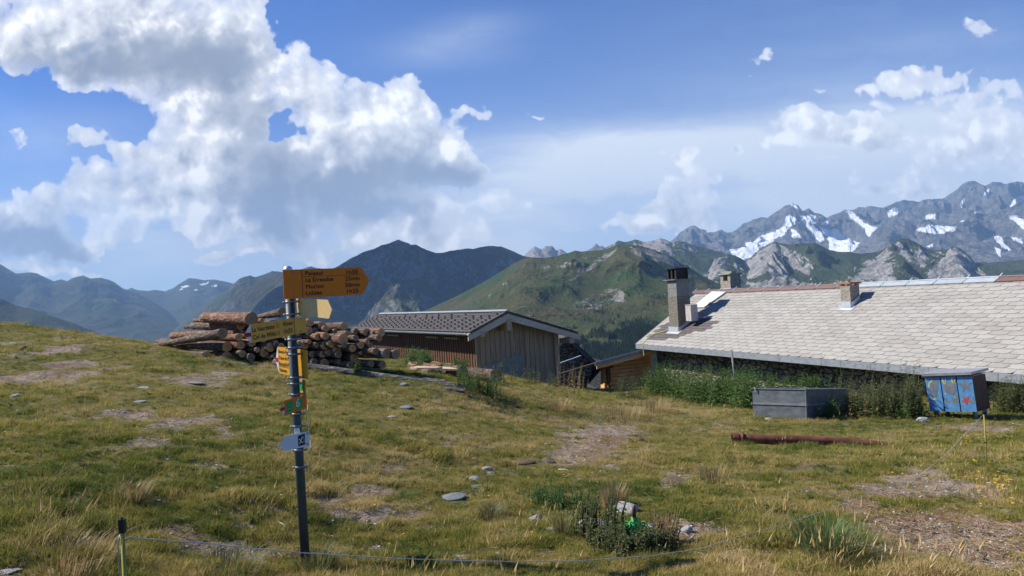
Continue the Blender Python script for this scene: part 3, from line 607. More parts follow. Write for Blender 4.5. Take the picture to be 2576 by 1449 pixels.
def pipe(px, py0, name, m):
    a, _ = roof_at(px, py0); p = E0 + hu * a + hv * (WI - .12); bb_ = MB()
    bb_.tube([wp(E0 + hu * a + hv * .12, zE - .2), wp(E0 + hu * a + hv * .14, zE - .3), wp(p, zE - .62), wp(p, -4.6)], .045, 10); bb_.build(name, m, house, True)
pipe(1993, 893, 'downpipe', M_zincd); pipe(1780, 876, 'downpipe', M_zincd)

def chimney_base(px, py): a, w_ = roof_at(px, py); return a, w_
def box4(b, c, hx, hy, z0, z1, mi=0, tint=0.0, flare=0.0):
    b.box(Vector((c.x, c.y, (z0 + z1) / 2)), hu * hx, hv * hy, Vector((0, 0, (z1 - z0) / 2)), mi, tint)
# tall chimney near the far end; its front corner stands at (1708,834)
a, w_ = roof_at(1708, 836); cc = hp(a, w_); hx, hy = .36, .33
ctr = cc + hu * hx + hv * hy; ctr.z = 0; zb0 = cc.z - .3; d = cc.y; top = at(1708, 745, d).z
ch = empty('chimney', (ctr.x, ctr.y, cc.z)); ch.parent = house; ch.matrix_parent_inverse = Matrix.Translation(-Vector(house.location)); ch['label'] = 'tall rendered chimney with black iron cap'
b = MB(); box4(b, ctr, hx, hy, zb0, top); b.build('shaft', simple('dark_rough_render', (.13, .115, .09), (.26, .235, .19), 16., .95, 0, 1.0, .05, detail=8), ch)
t1 = at(1708, 722, d).z; t2 = at(1708, 704, d).z; t3 = at(1703, 676, d).z
b = MB(); box4(b, ctr, hx - .015, hy - .015, top, top + (t2 - top) * .48); box4(b, ctr, hx - .02, hy - .02, top + (t2 - top) * .5, t2); b.build('block_course', M_conc, ch)
b = MB(); box4(b, ctr, hx + .11, hy + .11, t2 + .002, t2 + .035); b.build('cover_slab', M_conc, ch)
b = MB()
for i in (-1, 0, 1):
    for j in (-1, 1):
        p = ctr + hu * (hx - .06) * i + hv * (hy - .06) * j
        b.prism([wp(p - hu * .06 - hv * .03, t2 + .035), wp(p + hu * .06 - hv * .03, t2 + .035), wp(p + hu * .06 + hv * .03, t2 + .035), wp(p - hu * .06 + hv * .03, t2 + .035)], Vector((0, 0, t3 - t2 - .035)))
for j in (-1, 1): box4(b, ctr + hu * (hx - .06) * j, .03, hy - .05, t2 + .036, t3 - .001)
box4(b, ctr, hx + .03, hy + .03, t3, t3 + .035); box4(b, ctr, hx - .1, hy - .1, t2 + .037, t2 + .12)
b.build('chimney_cap', M_black, ch)
def flashing(c, hx, hy, a, w_, par, m=M_bright):
    b = MB(); b.prism([hp(a - .16, w_ - .16, .03), hp(a + 2 * hx + .1, w_ - .16, .03), hp(a + 2 * hx + .1, w_ + .1, .03), hp(a - .16, w_ + .1, .03)], hn * .006)
    p0 = [hp(a - .03, w_ - .02, .03), hp(a + 2 * hx + .02, w_ - .02, .03)]
    b.prism([p0[0] - hv * .015, p0[1] - hv * .015, p0[1] + hv * .01, p0[0] + hv * .01], Vector((0, 0, .22)))
    b.prism([p0[0] - hu * .012, p0[0] + hv * 2 * hy - hu * .012 + Vector((0, 0, .0)) + Vector((0, 0, (zR - zE) / Wd * 2 * hy)), p0[0] + hv * 2 * hy + hu * .01 + Vector((0, 0, (zR - zE) / Wd * 2 * hy)), p0[0] + hu * .01], Vector((0, 0, .16)))
    b.build('flashing', m, par)
flashing(ctr, hx, hy, a, w_, ch)
# rendered chimney in the middle of the slope
a, w_ = roof_at(2141, 776); cc = hp(a, w_); hx, hy = .21, .20; ctr = cc + hu * hx + hv * hy; d = cc.y; tp = at(2139, 714, d).z
ch = empty('chimney', (ctr.x, ctr.y, cc.z)); ch.parent = house; ch.matrix_parent_inverse = Matrix.Translation(-Vector(house.location)); ch['label'] = 'short rendered chimney with orange slab on top'
b = MB(); box4(b, ctr, hx, hy, cc.z - .2, tp - .05)
for i in (-1, 1):
    for j in (-1, 1): box4(b, ctr + hu * i * (hx - .05) + hv * j * (hy - .05), .05, .05, tp - .05, tp)
b.build('shaft', M_render, ch)
b = MB(); box4(b, ctr, hx + .06, hy + .06, tp + .001, tp + .055); b.build('cover_slab', M_rustcap, ch); flashing(ctr, hx, hy, a, w_, ch)
# old stone chimney on the ridge
a, w_ = roof_at(1832, 729); a = a; cc = E0 + hu * a + hw * SH; hx, hy = .36, .28; ctr = cc + hu * hx * .5 + hv * (hy + .05); d = cc.y; tp = at(1838, 690, d).z
ch = empty('chimney', (ctr.x, ctr.y, cc.z)); ch.parent = house; ch.matrix_parent_inverse = Matrix.Translation(-Vector(house.location)); ch['label'] = 'small stone chimney astride the ridge'
b = MB(); box4(b, ctr, hx, hy, cc.z - .5, tp - .28); 
for i in (-1, 1): box4(b, ctr + hu * i * (hx - .10), .10, hy - .01, tp - .28, tp)
b.build('shaft', M_render, ch)
M_slab = simple('lichen_stone_slab', (.22, .23, .18), (.36, .37, .30), 9., .95, 0, .8, .03)
b = MB(); box4(b, ctr, hx + .07, hy + .07, tp + .001, tp + .05); b.prism([wp(ctr + hu * i * .3 + hv * j * .2, tp + .05) for i, j in ((-1, -.8), (.6, -1), (1, .2), (.3, 1), (-.9, .7))], Vector((0, 0, .09))); b.build('cover_slab', M_slab, ch)
b = MB(); b.box(Vector((ctr.x, ctr.y, cc.z + .06)), hu * (hx + .02), hv * (hy + .02), gb * .05); b.build('flashing', M_bright, ch)
# pale panel lying on the tiles, and the white box beside the tall chimney
q = [roof_at(*p) for p in ((1793,737),(1828,738),(1774,776),(1742,778))]
M_panel = simple('faded_white_panel', (.55, .54, .55), (.68, .67, .67), 4., .6, 0, .1, .004)
b = MB(); b.prism([hp(x, y, .045) for x, y in q], hn * .045); tag(b.build('roof_panel', M_panel), 'long white panel lying on the pale roof behind the tall chimney', 'panel')
a, w_ = roof_at(1733, 832); c = at(1740, 787, hp(a, w_).y + .1)
b = MB(); b.box(c, hu * .20, hv * .17, Vector((0, 0, .34))); b.box(c + Vector((0, 0, .35)), hu * .22, hv * .19, Vector((0, 0, .008)))
tag(b.build('vent_box', simple('weathered_white_box', (.36, .34, .31), (.50, .47, .43), 8., .8)), 'pale upright box standing against the right side of the tall chimney', 'box')
# yellow strap over the eave
pts = [(1627,862),(1632,846),(1650,836),(1672,829),(1690,824),(1712,812)]
b = MB(); path = [E0 + hu * roof_at(1619, 868)[0] - hv * .05 + Vector((0, 0, -.5)), E0 + hu * roof_at(1619, 866)[0] - hv * .04 + Vector((0, 0, .02))] + [hp(*roof_at(x, y), .05) for x, y in ((1630,852),(1650,841),(1670,836),(1690,828),(1712,818))]
b.tube(path, .017, 6); tag(b.build('strap', simple('yellow_strap', (.55, .50, .12), (.70, .65, .25), 20.)), 'yellow strap slung from the roof eave up to the tall chimney', 'strap')
# pole leaning on the eave
p0 = at(1850, 968, 22.5); p1 = at(1840, 880, 22.9); b = MB(); b.tube([p0, p1], [.035, .03], 8); tag(b.build('leaning_pole', M_conc, None, True), 'grey pole leaning against the house eave above the weeds', 'pole')

# ---------------------------------------------------------------- board shed
SN = at(1182, 836, 28.0); su_ = uv_of(885.4, 826.3); dS = SN.z / su_[1]; SF = Vector((su_[0] * dS, dS, SN.z)); sdir = SF - SN; LS = sdir.length; sdir.normalize()
sv = Vector((sdir.y, -sdir.x, 0)); sv = sv if sv.x > 0 else -sv
def on_gable(px, py):
    u, v = uv_of(px, py); t_ = (u * SN.y - SN.x) / (sv.x - u * sv.y); y = SN.y + sv.y * t_; return t_, v * y
t1_, z1_ = on_gable(1277.6, 783.5); t2_, z2_ = on_gable(1455, 836)
print('shed', SN, SF, LS, t1_, z1_, t2_, z2_)
shed = empty('board_shed', SN + Vector((0, 0, -2))); tag(shed, 'wooden board shed with dark tiled roof and snow guards behind log pile', 'shed')
RN = SN + sv * t1_; RN.z = z1_; EN = SN + sv * t2_; EN.z = z2_
for nm, P0, P1, LL, guard in (('roof_slope', SN, RN, LS, True), ('roof_slope', EN, RN, LS, False)):
    dw_ = (P1 - P0); S_ = dw_.length; dw_.normalize(); nn = sdir.cross(dw_); nn = nn if nn.z > 0 else -nn
    b = MB(); tile_plane(b, P0, sdir, LL, dw_, S_, nn, .185, .36, rnd, lambda a, w_: rnd.uniform(0.05, 1), arc=2, lift=.03, th=.014)
    b.prism([P0 - nn * .01, P0 + sdir * LL - nn * .01, P0 + sdir * LL + dw_ * S_ - nn * .01, P0 + dw_ * S_ - nn * .01], -nn * .07, 0, .5)
    if guard:
        nr_ = int(S_ / .185)
        for r in range(1, nr_):
            for k in range(int(LL / .72)):
                if (k + r) % 7 == 3 and r > nr_ - 4 or r >= nr_ - 1 and k % 2: continue
                c = P0 + sdir * (.3 + k * .72 + (.36 if r % 2 and r > nr_ * .6 else 0)) + dw_ * (r * .185 + .02) + nn * .05
                b.box(c, sdir * .045, dw_ * .02, nn * .035, 1)
    b.build(nm, [M_darktile, M_black], shed)
# verge boards, gutter
b = MB()
for P0, P1 in ((SN, RN), (EN, RN)):
    dwn = (P1 - P0).normalized(); b.prism([P0 - gb * .04 - dwn * .08, P1 - gb * .03, P1 - gb * .36, P0 - gb * .30 - dwn * .08], sdir * .05)
b.build('verge_board', M_beam, shed)
b = MB(); b.prism([RN + gb * .05 - sv * .12 - gb * .03, RN + gb * .085, RN + gb * .05 + sv * .12 - gb * .03, RN + gb * .03], sdir * LS); b.build('ridge_cap', M_zinc, shed)
b = MB(); gp = [SN - sv * .07 + gb * (-.04) + sdir * (-.02)]
n_ = 9
for i in range(n_):
    an = math.pi + math.pi * i / (n_ - 1); an2 = math.pi + math.pi * (i + 1) / (n_ - 1)
    if i < n_ - 1: b.prism([gp[0] + sv * .085 * math.cos(an) + gb * .085 * math.sin(an), gp[0] + sv * .085 * math.cos(an2) + gb * .085 * math.sin(an2), gp[0] + sv * .078 * math.cos(an2) + gb * .078 * math.sin(an2), gp[0] + sv * .078 * math.cos(an) + gb * .078 * math.sin(an)], sdir * LS)
b.build('gutter', M_zinc, shed)
GI, EI = .75, .55
tl = t1_ * 0 + EI; trr = on_gable(1404, 900)[0] + .35
def sp(t_, s, z): p = SN + sv * t_ + sdir * s; p.z = z; return p
def roofz(t_): return (SN.z + (z1_ - SN.z) * t_ / t1_ if t_ < t1_ else z1_ + (z2_ - z1_) * (t_ - t1_) / (t2_ - t1_)) - .12
zb = -5.2
b = MB(); b.prism([sp(tl, GI, zb), sp(trr, GI, zb), sp(trr, GI, roofz(trr)), sp(t1_, GI, roofz(t1_)), sp(tl, GI, roofz(tl))], sdir * .06)
x = tl + .02
while x < trr - .03:
    b.box(sp(x, GI - .018, (zb + roofz(x)) / 2), sv * .028, sdir * .018, gb * ((roofz(x) - zb) / 2), 0, rnd.uniform(0, .3))
    b.box(sp(x + .11, GI - .004, (zb + roofz(x + .11)) / 2), sv * .075, sdir * .004, gb * ((roofz(x + .11) - zb) / 2), 0, rnd.uniform(0, .9)); x += .225
b.box(sp(trr + .02, GI - .03, (zb + roofz(trr)) / 2), sv * .10, sdir * .10, gb * ((roofz(trr) - zb) / 2)); b.build('gable_wall', M_grey_wood, shed)
b = MB(); b.prism([sp(tl, GI, zb), sp(tl, LS - .4, zb), sp(tl, LS - .4, roofz(tl)), sp(tl, GI, roofz(tl))], sv * .05)
x = GI + .05
while x < LS - .5:
    b.box(sp(tl - .018, x, (zb + roofz(tl)) / 2), sdir * .03, sv * .018, gb * ((roofz(tl) - zb) / 2), 0, rnd.uniform(0, .4))
    b.box(sp(tl - .004, x + .12, (zb + roofz(tl)) / 2), sdir * .085, sv * .004, gb * ((roofz(tl) - zb) / 2), 0, rnd.uniform(0, .9)); x += .25
b.box(sp(tl - .04, LS / 2, roofz(tl) - .16), sdir * (LS / 2 - .4), sv * .04, gb * .10, 0, .3)
b.build('side_wall', M_brown_wood, shed)
M_lichen = simple('pale_green_trim', (.20, .22, .13), (.30, .32, .2), 12.)
for s0, s1 in ((2.2, 3.6), (4.3, 5.6), (9.2, 10.8)):
    b = MB(); b.box(sp(tl - .05, (s0 + s1) / 2, SN.z - .33), sdir * ((s1 - s0) / 2), sv * .02, gb * .035); b.build('shutter_rail', M_lichen, shed)
    b = MB(); b.box(sp(tl - .045, (s0 + s1) / 2, SN.z - 1.42), sdir * ((s1 - s0) / 2), sv * .015, gb * .025); b.build('shutter_rail', M_lichen, shed)
b = MB(); b.prism([sp(t1_ - .10, -.02, z1_ - .75), sp(t1_ + .14, -.02, z1_ - .75), sp(t1_ + .12, -.02, z1_ - .30), sp(t1_ - .08, -.02, z1_ - .30)], sdir * .9)
b.build('purlin', M_grey_wood, shed)
b = MB(); b.box(sp(t2_ - .35, GI / 2, z2_ - .32), sv * .12, sdir * .40, gb * .10); b.build('purlin', M_grey_wood, shed)
b = MB(); b.box(sp(tl, GI / 2, SN.z - .12), sv * .09, sdir * .38, gb * .10)
b.build('purlin', M_grey_wood, shed)
b = MB(); b.prism([sp(tl - .02, GI - .04, zb), sp(tl + 2.1, GI - .04, zb), sp(tl + 2.1, GI - .04, -2.35), sp(tl - .02, GI - .04, -2.75)], -sdir * .03); b.build('plinth_panel', simple('grey_panel', (.26, .24, .20), (.34, .31, .26), 6.), shed)

# ---------------------------------------------------------------- roofs down the slope between shed and house
D1 = 42.0
pk = at(1422, 849, D1); rb = at(1492, 915, D1); lb = Vector((pk.x - (rb.x - pk.x), D1, rb.z)); gd = Vector((-.25, 1, 0)).normalized()
hut = empty('stone_hut', (pk.x, D1, rb.z - 3)); tag(hut, 'dark stone hut gable low behind the board shed corner', 'hut')
b = MB(); b.prism([pk, rb - Vector((.1, 0, 0)), Vector((rb.x - .1, D1, rb.z - 6)), Vector((lb.x + .1, D1, lb.z - 6)), lb + Vector((.1, 0, 0))], gd * 9); b.build('wall', M_stonewall, hut)
b = MB()
for e in (rb, lb):
    o_ = (e - pk).normalized(); n_ = Vector((abs(o_.z), 0, abs(o_.x))) if e is rb else Vector((-abs(o_.z), 0, abs(o_.x)))
    q = [pk - gd * .35 + n_ * .02, e + o_ * .3 - gd * .35 + n_ * .02]; b.prism([q[0], q[1], q[1] + gd * 9.7, q[0] + gd * 9.7], n_ * .12)
b.build('roof', M_darktile, hut)
b = MB(); 
for e in (rb, lb):
    o_ = (e - pk).normalized(); b.prism([pk - gd * .42 + gb * .1, e + o_ * .32 - gd * .42 + gb * .08, e + o_ * .32 - gd * .42 - gb * .16, pk - gd * .42 - gb * .16], gd * .06)
b.build('verge_board', M_zincd, hut)
b = MB(); b.prism([at(1408, 913, 38), at(1462, 894, 38), at(1462, 896, 38), at(1408, 915.5, 38)], gd * .1); b.build('lead_strip', M_bright, hut)
# slate lean-to roof below the hut
an_ = empty('slate_annex', at(1470, 990, 34)); tag(an_, 'low dark slate roof in the hollow between shed and wooden lean-to', 'annex')
ea, eb = at(1450, 950, 44.6), at(1534, 995, 36.4); eb.z = ea.z; ee = (ea - eb).normalized(); er = Vector((ee.y, -ee.x, 0)); er = er if er.x > 0 else -er
eup = (er + gb).normalized(); en = (gb - er).normalized(); o_ = eb - ee * .6; Le = (ea - eb).length + .6
M_slate = tinted('blue_black_slate', [(0, (.018, .020, .023)), (1, (.032, .035, .038))], rough=.8, spec=.1)
b = MB(); tile_plane(b, o_, ee, Le, eup, 1.6, en, .2, .34, rnd, lambda a, w_: rnd.uniform(0, 1), arc=2); b.prism([o_, o_ + ee * Le, o_ + ee * Le + eup * 1.6, o_ + eup * 1.6], -en * .08, 0, .6); b.build('roof', M_slate, an_)
b = MB(); b.prism([o_ - er * .02 + gb * .02, o_ + ee * Le - er * .02 + gb * .02, o_ + ee * Le - er * .02 - gb * .16, o_ - er * .02 - gb * .16], -er * .08); b.build('gutter', M_zincd, an_)
b = MB(); b.prism([o_ + er * .25 - gb * .1, o_ + ee * Le + er * .25 - gb * .1, o_ + ee * Le + er * .25 - gb * 4, o_ + er * .25 - gb * 4], er * .6); b.build('wall', M_stonewall, an_)
# wooden lean-to against the house gable
lean = empty('wooden_lean_to', at(1580, 1000, 35)); tag(lean, 'wooden lean-to of fresh orange boards against the stone house end', 'lean-to')
DL = 34.6
def lp(px, py, off=0.0):
    u, v = uv_of(px, py); C0 = HF + hv * WI - hu * .0; t_ = (u * C0.y - C0.x) / (hv.x - u * hv.y); p = C0 + hv * t_; p.z = v * p.y; return p + hu * off
b = MB(); b.prism([lp(1528, 918, .3), lp(1650, 884, .3), lp(1650, 1040, .3), lp(1528, 1040, .3)], hu * .35)
pA, pB = lp(1531, 1040, .3), lp(1650, 1040, .3); hdir = (pB - pA); hdir.z = 0; wl_ = hdir.length; hdir.normalize()
z = pA.z + 0.1
while z < lp(1600, 890).z: q_ = min(max((z + .1 - lp(1528, 918, .3).z) / (lp(1650, 884, .3).z - lp(1528, 918, .3).z), 0), .95); pS = pA.lerp(pB, q_); b.tube([Vector((pS.x, pS.y, z)), Vector((pB.x, pB.y, z))], .085, 8, 0, rnd.uniform(0, .5)); z += .17
b.build('wall', M_orange_wood, lean)
r0, r1 = lp(1487, 913, -.35), lp(1640, 873, -.35)
b = MB(); b.prism([r0 + gb * .05, r1 + gb * .05, r1 + gb * .01, r0 + gb * .01], hu * 4 - gb * .8); b.build('roof', M_darktile, lean)
b = MB(); b.prism([r0 + gb * .06 - hu * .02, r1 + gb * .06 - hu * .02, r1 - gb * .10 - hu * .02, r0 - gb * .10 - hu * .02], -hu * .03); b.build('roof_edge', M_zinc, lean)
b = MB(); b.prism([r0 - gb * .09 + hdir * .1, r1 - gb * .09, r1 - gb * .26, r0 - gb * .26 + hdir * .1], hu * .05); b.build('verge_board', M_orange_wood, lean)
b = MB(); b.box(lp(1535, 975, .1), hdir * .07, hu * .07, gb * 1.0); b.box(lp(1525, 922, .0), hdir * .3, hu * .09, gb * .09); b.build('corner_post', M_brown_wood, lean)

# ---------------------------------------------------------------- log pile
def bark(name, c1, c2, c3, sc=1.0):
    m, t = mat(name); P = t.v('MULTIPLY', t.obj(), (1, 1, .35)); v = t.vor(t.v('ADD', P, t.v('MULTIPLY', t.noise(P, 9., 4, .6, color=True), (.09, .09, .09))), 24. * sc, out='Distance')
    n = t.noise(P, 4. * sc, 7, .7); n2 = t.noise(t.obj(), 2.2, 5, .65)
    c = t.mix(t.step(n, .32, .66), c1, c2); c = t.mix(t.step(v, .28, .55, 0, .7), c, tuple(x * .35 for x in c1)); c = t.mix(t.step(n2, .56, .66), c, c3)
    t.put(t.bs.inputs['Base Color'], c); bump(t, t.m('SUBTRACT', n, t.m('MULTIPLY', v, .6)), 1.0, .03); return m
M_bark = bark('spruce_bark', (.10, .068, .046), (.28, .205, .15), (.24, .13, .07))
M_bark2 = bark('peeling_reddish_bark', (.20, .095, .05), (.38, .21, .13), (.52, .32, .19))
M_dgalv = simple('dull_galvanised_tank', (.10, .112, .12), (.17, .185, .195), 5., .5, .4, .12, .003, (1, 1, 2))
M_bark3 = bark('old_grey_timber', (.10, .095, .09), (.26, .25, .24), (.40, .38, .36))
def endwood(name, c1, c2):
    m, t = mat(name); x, y, z = t.xyz(t.obj()); r = t.m('SQRT', t.m('ADD', t.m('MULTIPLY', x, x), t.m('MULTIPLY', y, y)))
    n = t.noise(t.obj(), 14., 5, .6); rings = t.m('SINE', t.m('MULTIPLY_ADD', r, 300., t.m('MULTIPLY', n, 5.)))
    c = t.mix(t.m('MULTIPLY_ADD', rings, .25, .4), c1, c2); c = t.mix(t.step(n, .55, .72, 0, .5), c, tuple(q * .5 for q in c1)); c = t.mix(t.step(r, .03, .008, 0, .6), c, tuple(q * .45 for q in c1))
    t.put(t.bs.inputs['Base Color'], c); bump(t, n, .4, .006); return m
M_end = endwood('sawn_log_end', (.56, .27, .11), (.70, .40, .19)); M_end2 = endwood('weathered_log_end', (.27, .165, .095), (.38, .25, .155))
AX = Vector((-.66, .75, 0)).normalized()
def make_log(c, r, L, ax, mbark, mend, label, group='felled logs stacked in the pile', taper=.86, rough_end=False, cat='log', name='log'):
    ax = Vector(ax).normalized(); zx = ax; xx = zx.cross(Vector((0, 0, 1))).normalized(); yx = zx.cross(xx).normalized()
    M = Matrix((xx, yx, zx)).transposed().to_4x4(); M.translation = c
    n, k = 16, 12; sd = rnd.random() * 99; vs = []; fs = []
    lob = [1 + .035 * math.sin(2 * math.pi * i / n * 2 + sd) + .03 * math.sin(2 * math.pi * i / n * 3 + sd * 2) + rnd.uniform(-.015, .015) for i in range(n)]
    bend = rnd.uniform(-.04, .04)
    for j in range(k + 1):
        q = j / k; rr = r * (1 - (1 - taper) * q); z = L * q
        for i in range(n):
            a = 2 * math.pi * i / n; wob = lob[i] * (1 + rnd.uniform(-.022, .022))
            zz = z + (r * .25 * math.sin(a * 2 + sd) * (rnd.random() if rough_end else .05) if j == 0 else 0)
            vs.append((rr * wob * math.cos(a) + bend * math.sin(math.pi * q) * L * .2, rr * wob * math.sin(a), zz))
    fs = [(j * n + i, j * n + (i + 1) % n, (j + 1) * n + (i + 1) % n, (j + 1) * n + i) for j in range(k) for i in range(n)]
    fs.append(tuple(k * n + i for i in range(n)))
    me = bpy.data.meshes.new(name); me.from_pydata(vs, [], fs); me.polygons.foreach_set('use_smooth', [True] * len(fs)); me.update()
    o = link(name, me, [mbark, mend]); me.polygons[len(fs) - 1].material_index = 1; me.polygons[len(fs) - 1].use_smooth = False
    o.matrix_world = M; tag(o, label, cat, group)
    me2 = bpy.data.meshes.new('cut_end'); ev = [tuple(v_) for v_ in vs[:n]]; me2.from_pydata(ev + [(sum(v_[0] for v_ in ev) / n, sum(v_[1] for v_ in ev) / n, (.3 * r if rough_end else 0) - .002)], [], [(i, n, (i + 1) % n) for i in range(n)]); me2.update()
    e = bpy.data.objects.new('cut_end', me2); COL.objects.link(e); me2.materials.append(mend); e.parent = o
    return o
def cr2(x, y): return ((500 + x / 2.576) / 1.490683, (1100 + y / 2.576) / 1.490683)
ordn = ['first', 'second', 'third', 'fourth', 'fifth', 'sixth', 'seventh', 'eighth', 'ninth', 'tenth', 'eleventh', 'twelfth', 'thirteenth', 'fourteenth', 'fifteenth']
def pile(rows):
    for rowname, L0, items in rows:
        items = sorted(items, key=lambda q: q[0])
        for i, it in enumerate(items):
            x, y, r = it[:3]; kind = it[3] if len(it) > 3 else ''
            px, py = cr2(x, y); d = 14.3 - .00052 * (x - 700) + (.0 if y > 400 else .25) + rnd.uniform(-.12, .12); rw = r / 2.576 / 1.490683 / FOC * d
            size = 'thick' if r >= 44 else ('thin' if r < 30 else 'medium')
            mb = M_bark2 if 'r' in kind else (M_bark3 if 'g' in kind else M_bark); me_ = M_end2 if 'd' in kind else M_end
            tone = 'grey weathered' if 'd' in kind else ('reddish' if 'r' in kind else 'brown barked')
            ax = AX + Vector((rnd.uniform(-.05, .05), rnd.uniform(-.05, .05), rnd.uniform(-.012, .02)))
            make_log(at(px, py, d), rw, L0 * rnd.uniform(.9, 1.05), ax, mb, me_, f'{size} {tone} log, {ordn[i]} from left, {rowname}')
pile([
 ('bottom row left of signpost', 3.6, [(905,612,48,'r'),(1055,585,37),(1140,618,40,'d'),(1265,577,42),(1322,622,17),(1372,602,30),(1440,600,30)]),
 ('second row left of signpost', 3.8, [(908,515,50),(1040,500,42,'r'),(1200,547,25),(1325,520,44),(1145,480,38,'r'),(1430,510,32)]),
 ('third row left of signpost', 3.4, [(1020,425,36,'r'),(1110,400,38,'r'),(1378,483,28),(1260,440,34),(1490,420,26),(1200,395,34,'r'),(1320,400,34)]),
 ('row behind left-pointing sign', 3.2, [(1040,313,43),(1150,330,36,'r'),(1245,264,22,'r'),(1250,330,34),(1340,310,30),(1430,320,34)]),
 ('bottom row right of signpost', 3.0, [(1640,650,40,'d'),(1845,680,50),(1750,660,34,'d'),(1990,662,26,'d'),(1540,640,36,'d'),(2100,690,34,'d'),(2300,680,34,'d'),(2408,688,38,'d')]),
 ('second row right of signpost', 3.2, [(1600,580,34),(1728,588,33),(1829,588,34),(1887,572,30,'d'),(1985,590,36,'d'),(2135,622,45),(2197,577,18),(2345,560,36,'d'),(2450,582,50,'dg'),(2260,600,30,'d')]),
 ('third row right of signpost', 3.0, [(1605,480,20),(1660,502,38),(1700,468,22),(1857,502,44),(1918,488,40),(1965,550,45,'r'),(2120,530,37),(2200,500,36),(1770,500,26,'d'),(2040,500,30,'d'),(2290,500,26,'d'),(2540,588,48,'dg')]),
 ('fourth row right of signpost', 2.8, [(1600,380,36,'r'),(1700,367,42),(1785,420,34,'r'),(1860,412,37,'r'),(1950,420,28,'d'),(2030,442,53,'r'),(2262,467,27,'r'),(2070,397,36),(2150,430,30,'d'),(2375,430,34,'d')]),
 ('top row right of signpost', 2.4, [(1708,283,40),(1825,312,43),(1862,340,32,'r'),(2036,318,42),(2252,375,38),(2398,376,40,'r'),(1760,360,30,'d'),(1950,370,26,'r'),(2150,370,30,'d'),(2330,385,26,'d')]),
])
cx_ = crop(500, 1100, 2.576)
def span_log(p0, p1, d0, d1, r0p, r1p, mb, me_, label, rough=False, group=None, cat='log'):
    "log lying from crop point p0 (near, cut end) to p1"
    a = at(*cr2(*p0), d0); b_ = at(*cr2(*p1), d1); r0 = r0p / 2.576 / 1.490683 / FOC * d0; r1 = r1p / 2.576 / 1.490683 / FOC * d1
    return make_log(a, r0, (b_ - a).length, b_ - a, mb, me_, label, group, r1 / r0, rough, cat)
span_log((1142,248), (690,235), 13.9, 15.6, 66, 52, M_bark2, M_end2, 'thickest log, lying on top of the left side of the pile')
span_log((1448,180), (1215,225), 14.0, 16.2, 46, 24, M_bark, M_end2, 'grey scaly log rising at the pile top just left of the signpost')
span_log((1040,300), (500,325), 14.4, 17.0, 26, 18, M_bark, M_end2, 'thin knobbly branch-like log under the thickest log', True)
span_log((1000,385), (380,410), 14.6, 17.2, 40, 34, M_bark2, M_end, 'orange peeled log in the left end of the pile', True)
span_log((865,385), (90,525), 13.7, 17.3, 50, 15, M_bark, M_end2, 'long mossy trunk with a splintered end sloping down to the left', True)
span_log((705,600), (240,558), 14.0, 17.0, 40, 20, M_bark, M_end, 'barked log half sunk in grass at the left foot of the pile')
span_log((440,462), (228,463), 15.9, 17.4, 18, 14, M_bark2, M_end, 'thin reddish log tip poking out at the far left of the pile')
# poles on the ground in front of the pile
def span_px(p0, p1, d0, d1, r0p, r1p, mb, me_, label, rough=True, cat='log', name='log'):
    a = at(*p0, d0); b_ = at(*p1, d1); r0 = r0p / FOC * d0; r1 = r1p / FOC * d1
    return make_log(a, r0, (b_ - a).length, b_ - a, mb, me_, label, None, r1 / r0, rough, cat, name)
span_px((1175,976), (690,912), 12.6, 13.6, 8, 10, M_bark3, M_end2, 'long grey pole lying along the front of the log pile', cat='pole', name='wooden_pole')
span_px((1120,964), (760,925), 13.1, 13.9, 9, 9, M_bark3, M_end2, 'darker pole lying behind the long grey pole', cat='pole', name='wooden_pole')
span_px((514,912), (730,931), 13.8, 13.4, 11, 8, M_bark3, M_end2, 'short weathered trunk with flared broken end, left of the signpost', name='log')
span_px((1170,984), (990,965), 12.3, 12.6, 5, 6, M_bark3, M_end2, 'thin bleached stick along the foot of the long grey pole', cat='stick', name='stick')
# sawn rounds and slabs by the shed
span_px((1088,945), (1030,938), 14.6, 15.6, 17, 15, M_bark, M_end2, 'short split log with bark right of the pile, the nearest of the sawn pieces')
span_px((1110,932), (1035,922), 16.2, 17.4, 15, 13, M_bark2, M_end, 'pale split log behind the nearest sawn piece')
span_px((1165,935), (1095,931), 15.6, 16.6, 15, 14, M_bark, M_end2, 'broad barked log section between weeds and the sawn pieces')
span_px((1248,945), (1175,938), 15.4, 16.8, 16, 15, M_bark, M_end2, 'barked log section lying at the foot of the shed gable')
M_slabw = wood('fresh_slab_wood', (.50, .38, .25), (.62, .52, .38), (.40, .28, .17), along=0)
for i, (p, q, dd, lab) in enumerate((((1090,928),(1160,932),15.9,'flat pale offcut plank lying on the sawn log pieces'),((1040,927),(1105,929),15.2,'bright freshly sawn slab on the pile edge near the shed'))):
    a, c_ = at(*p, dd), at(*q, dd - .3); b = MB(); e = (c_ - a).normalized(); s_v = Vector((-e.y, e.x, 0)); b.prism([a - s_v * .12, a + e * .2 - s_v * .17, c_ - s_v * .1, c_ + s_v * .12, a + s_v * .15], gb * .04); tag(b.build('sawn_slab', M_slabw), lab, 'slab')

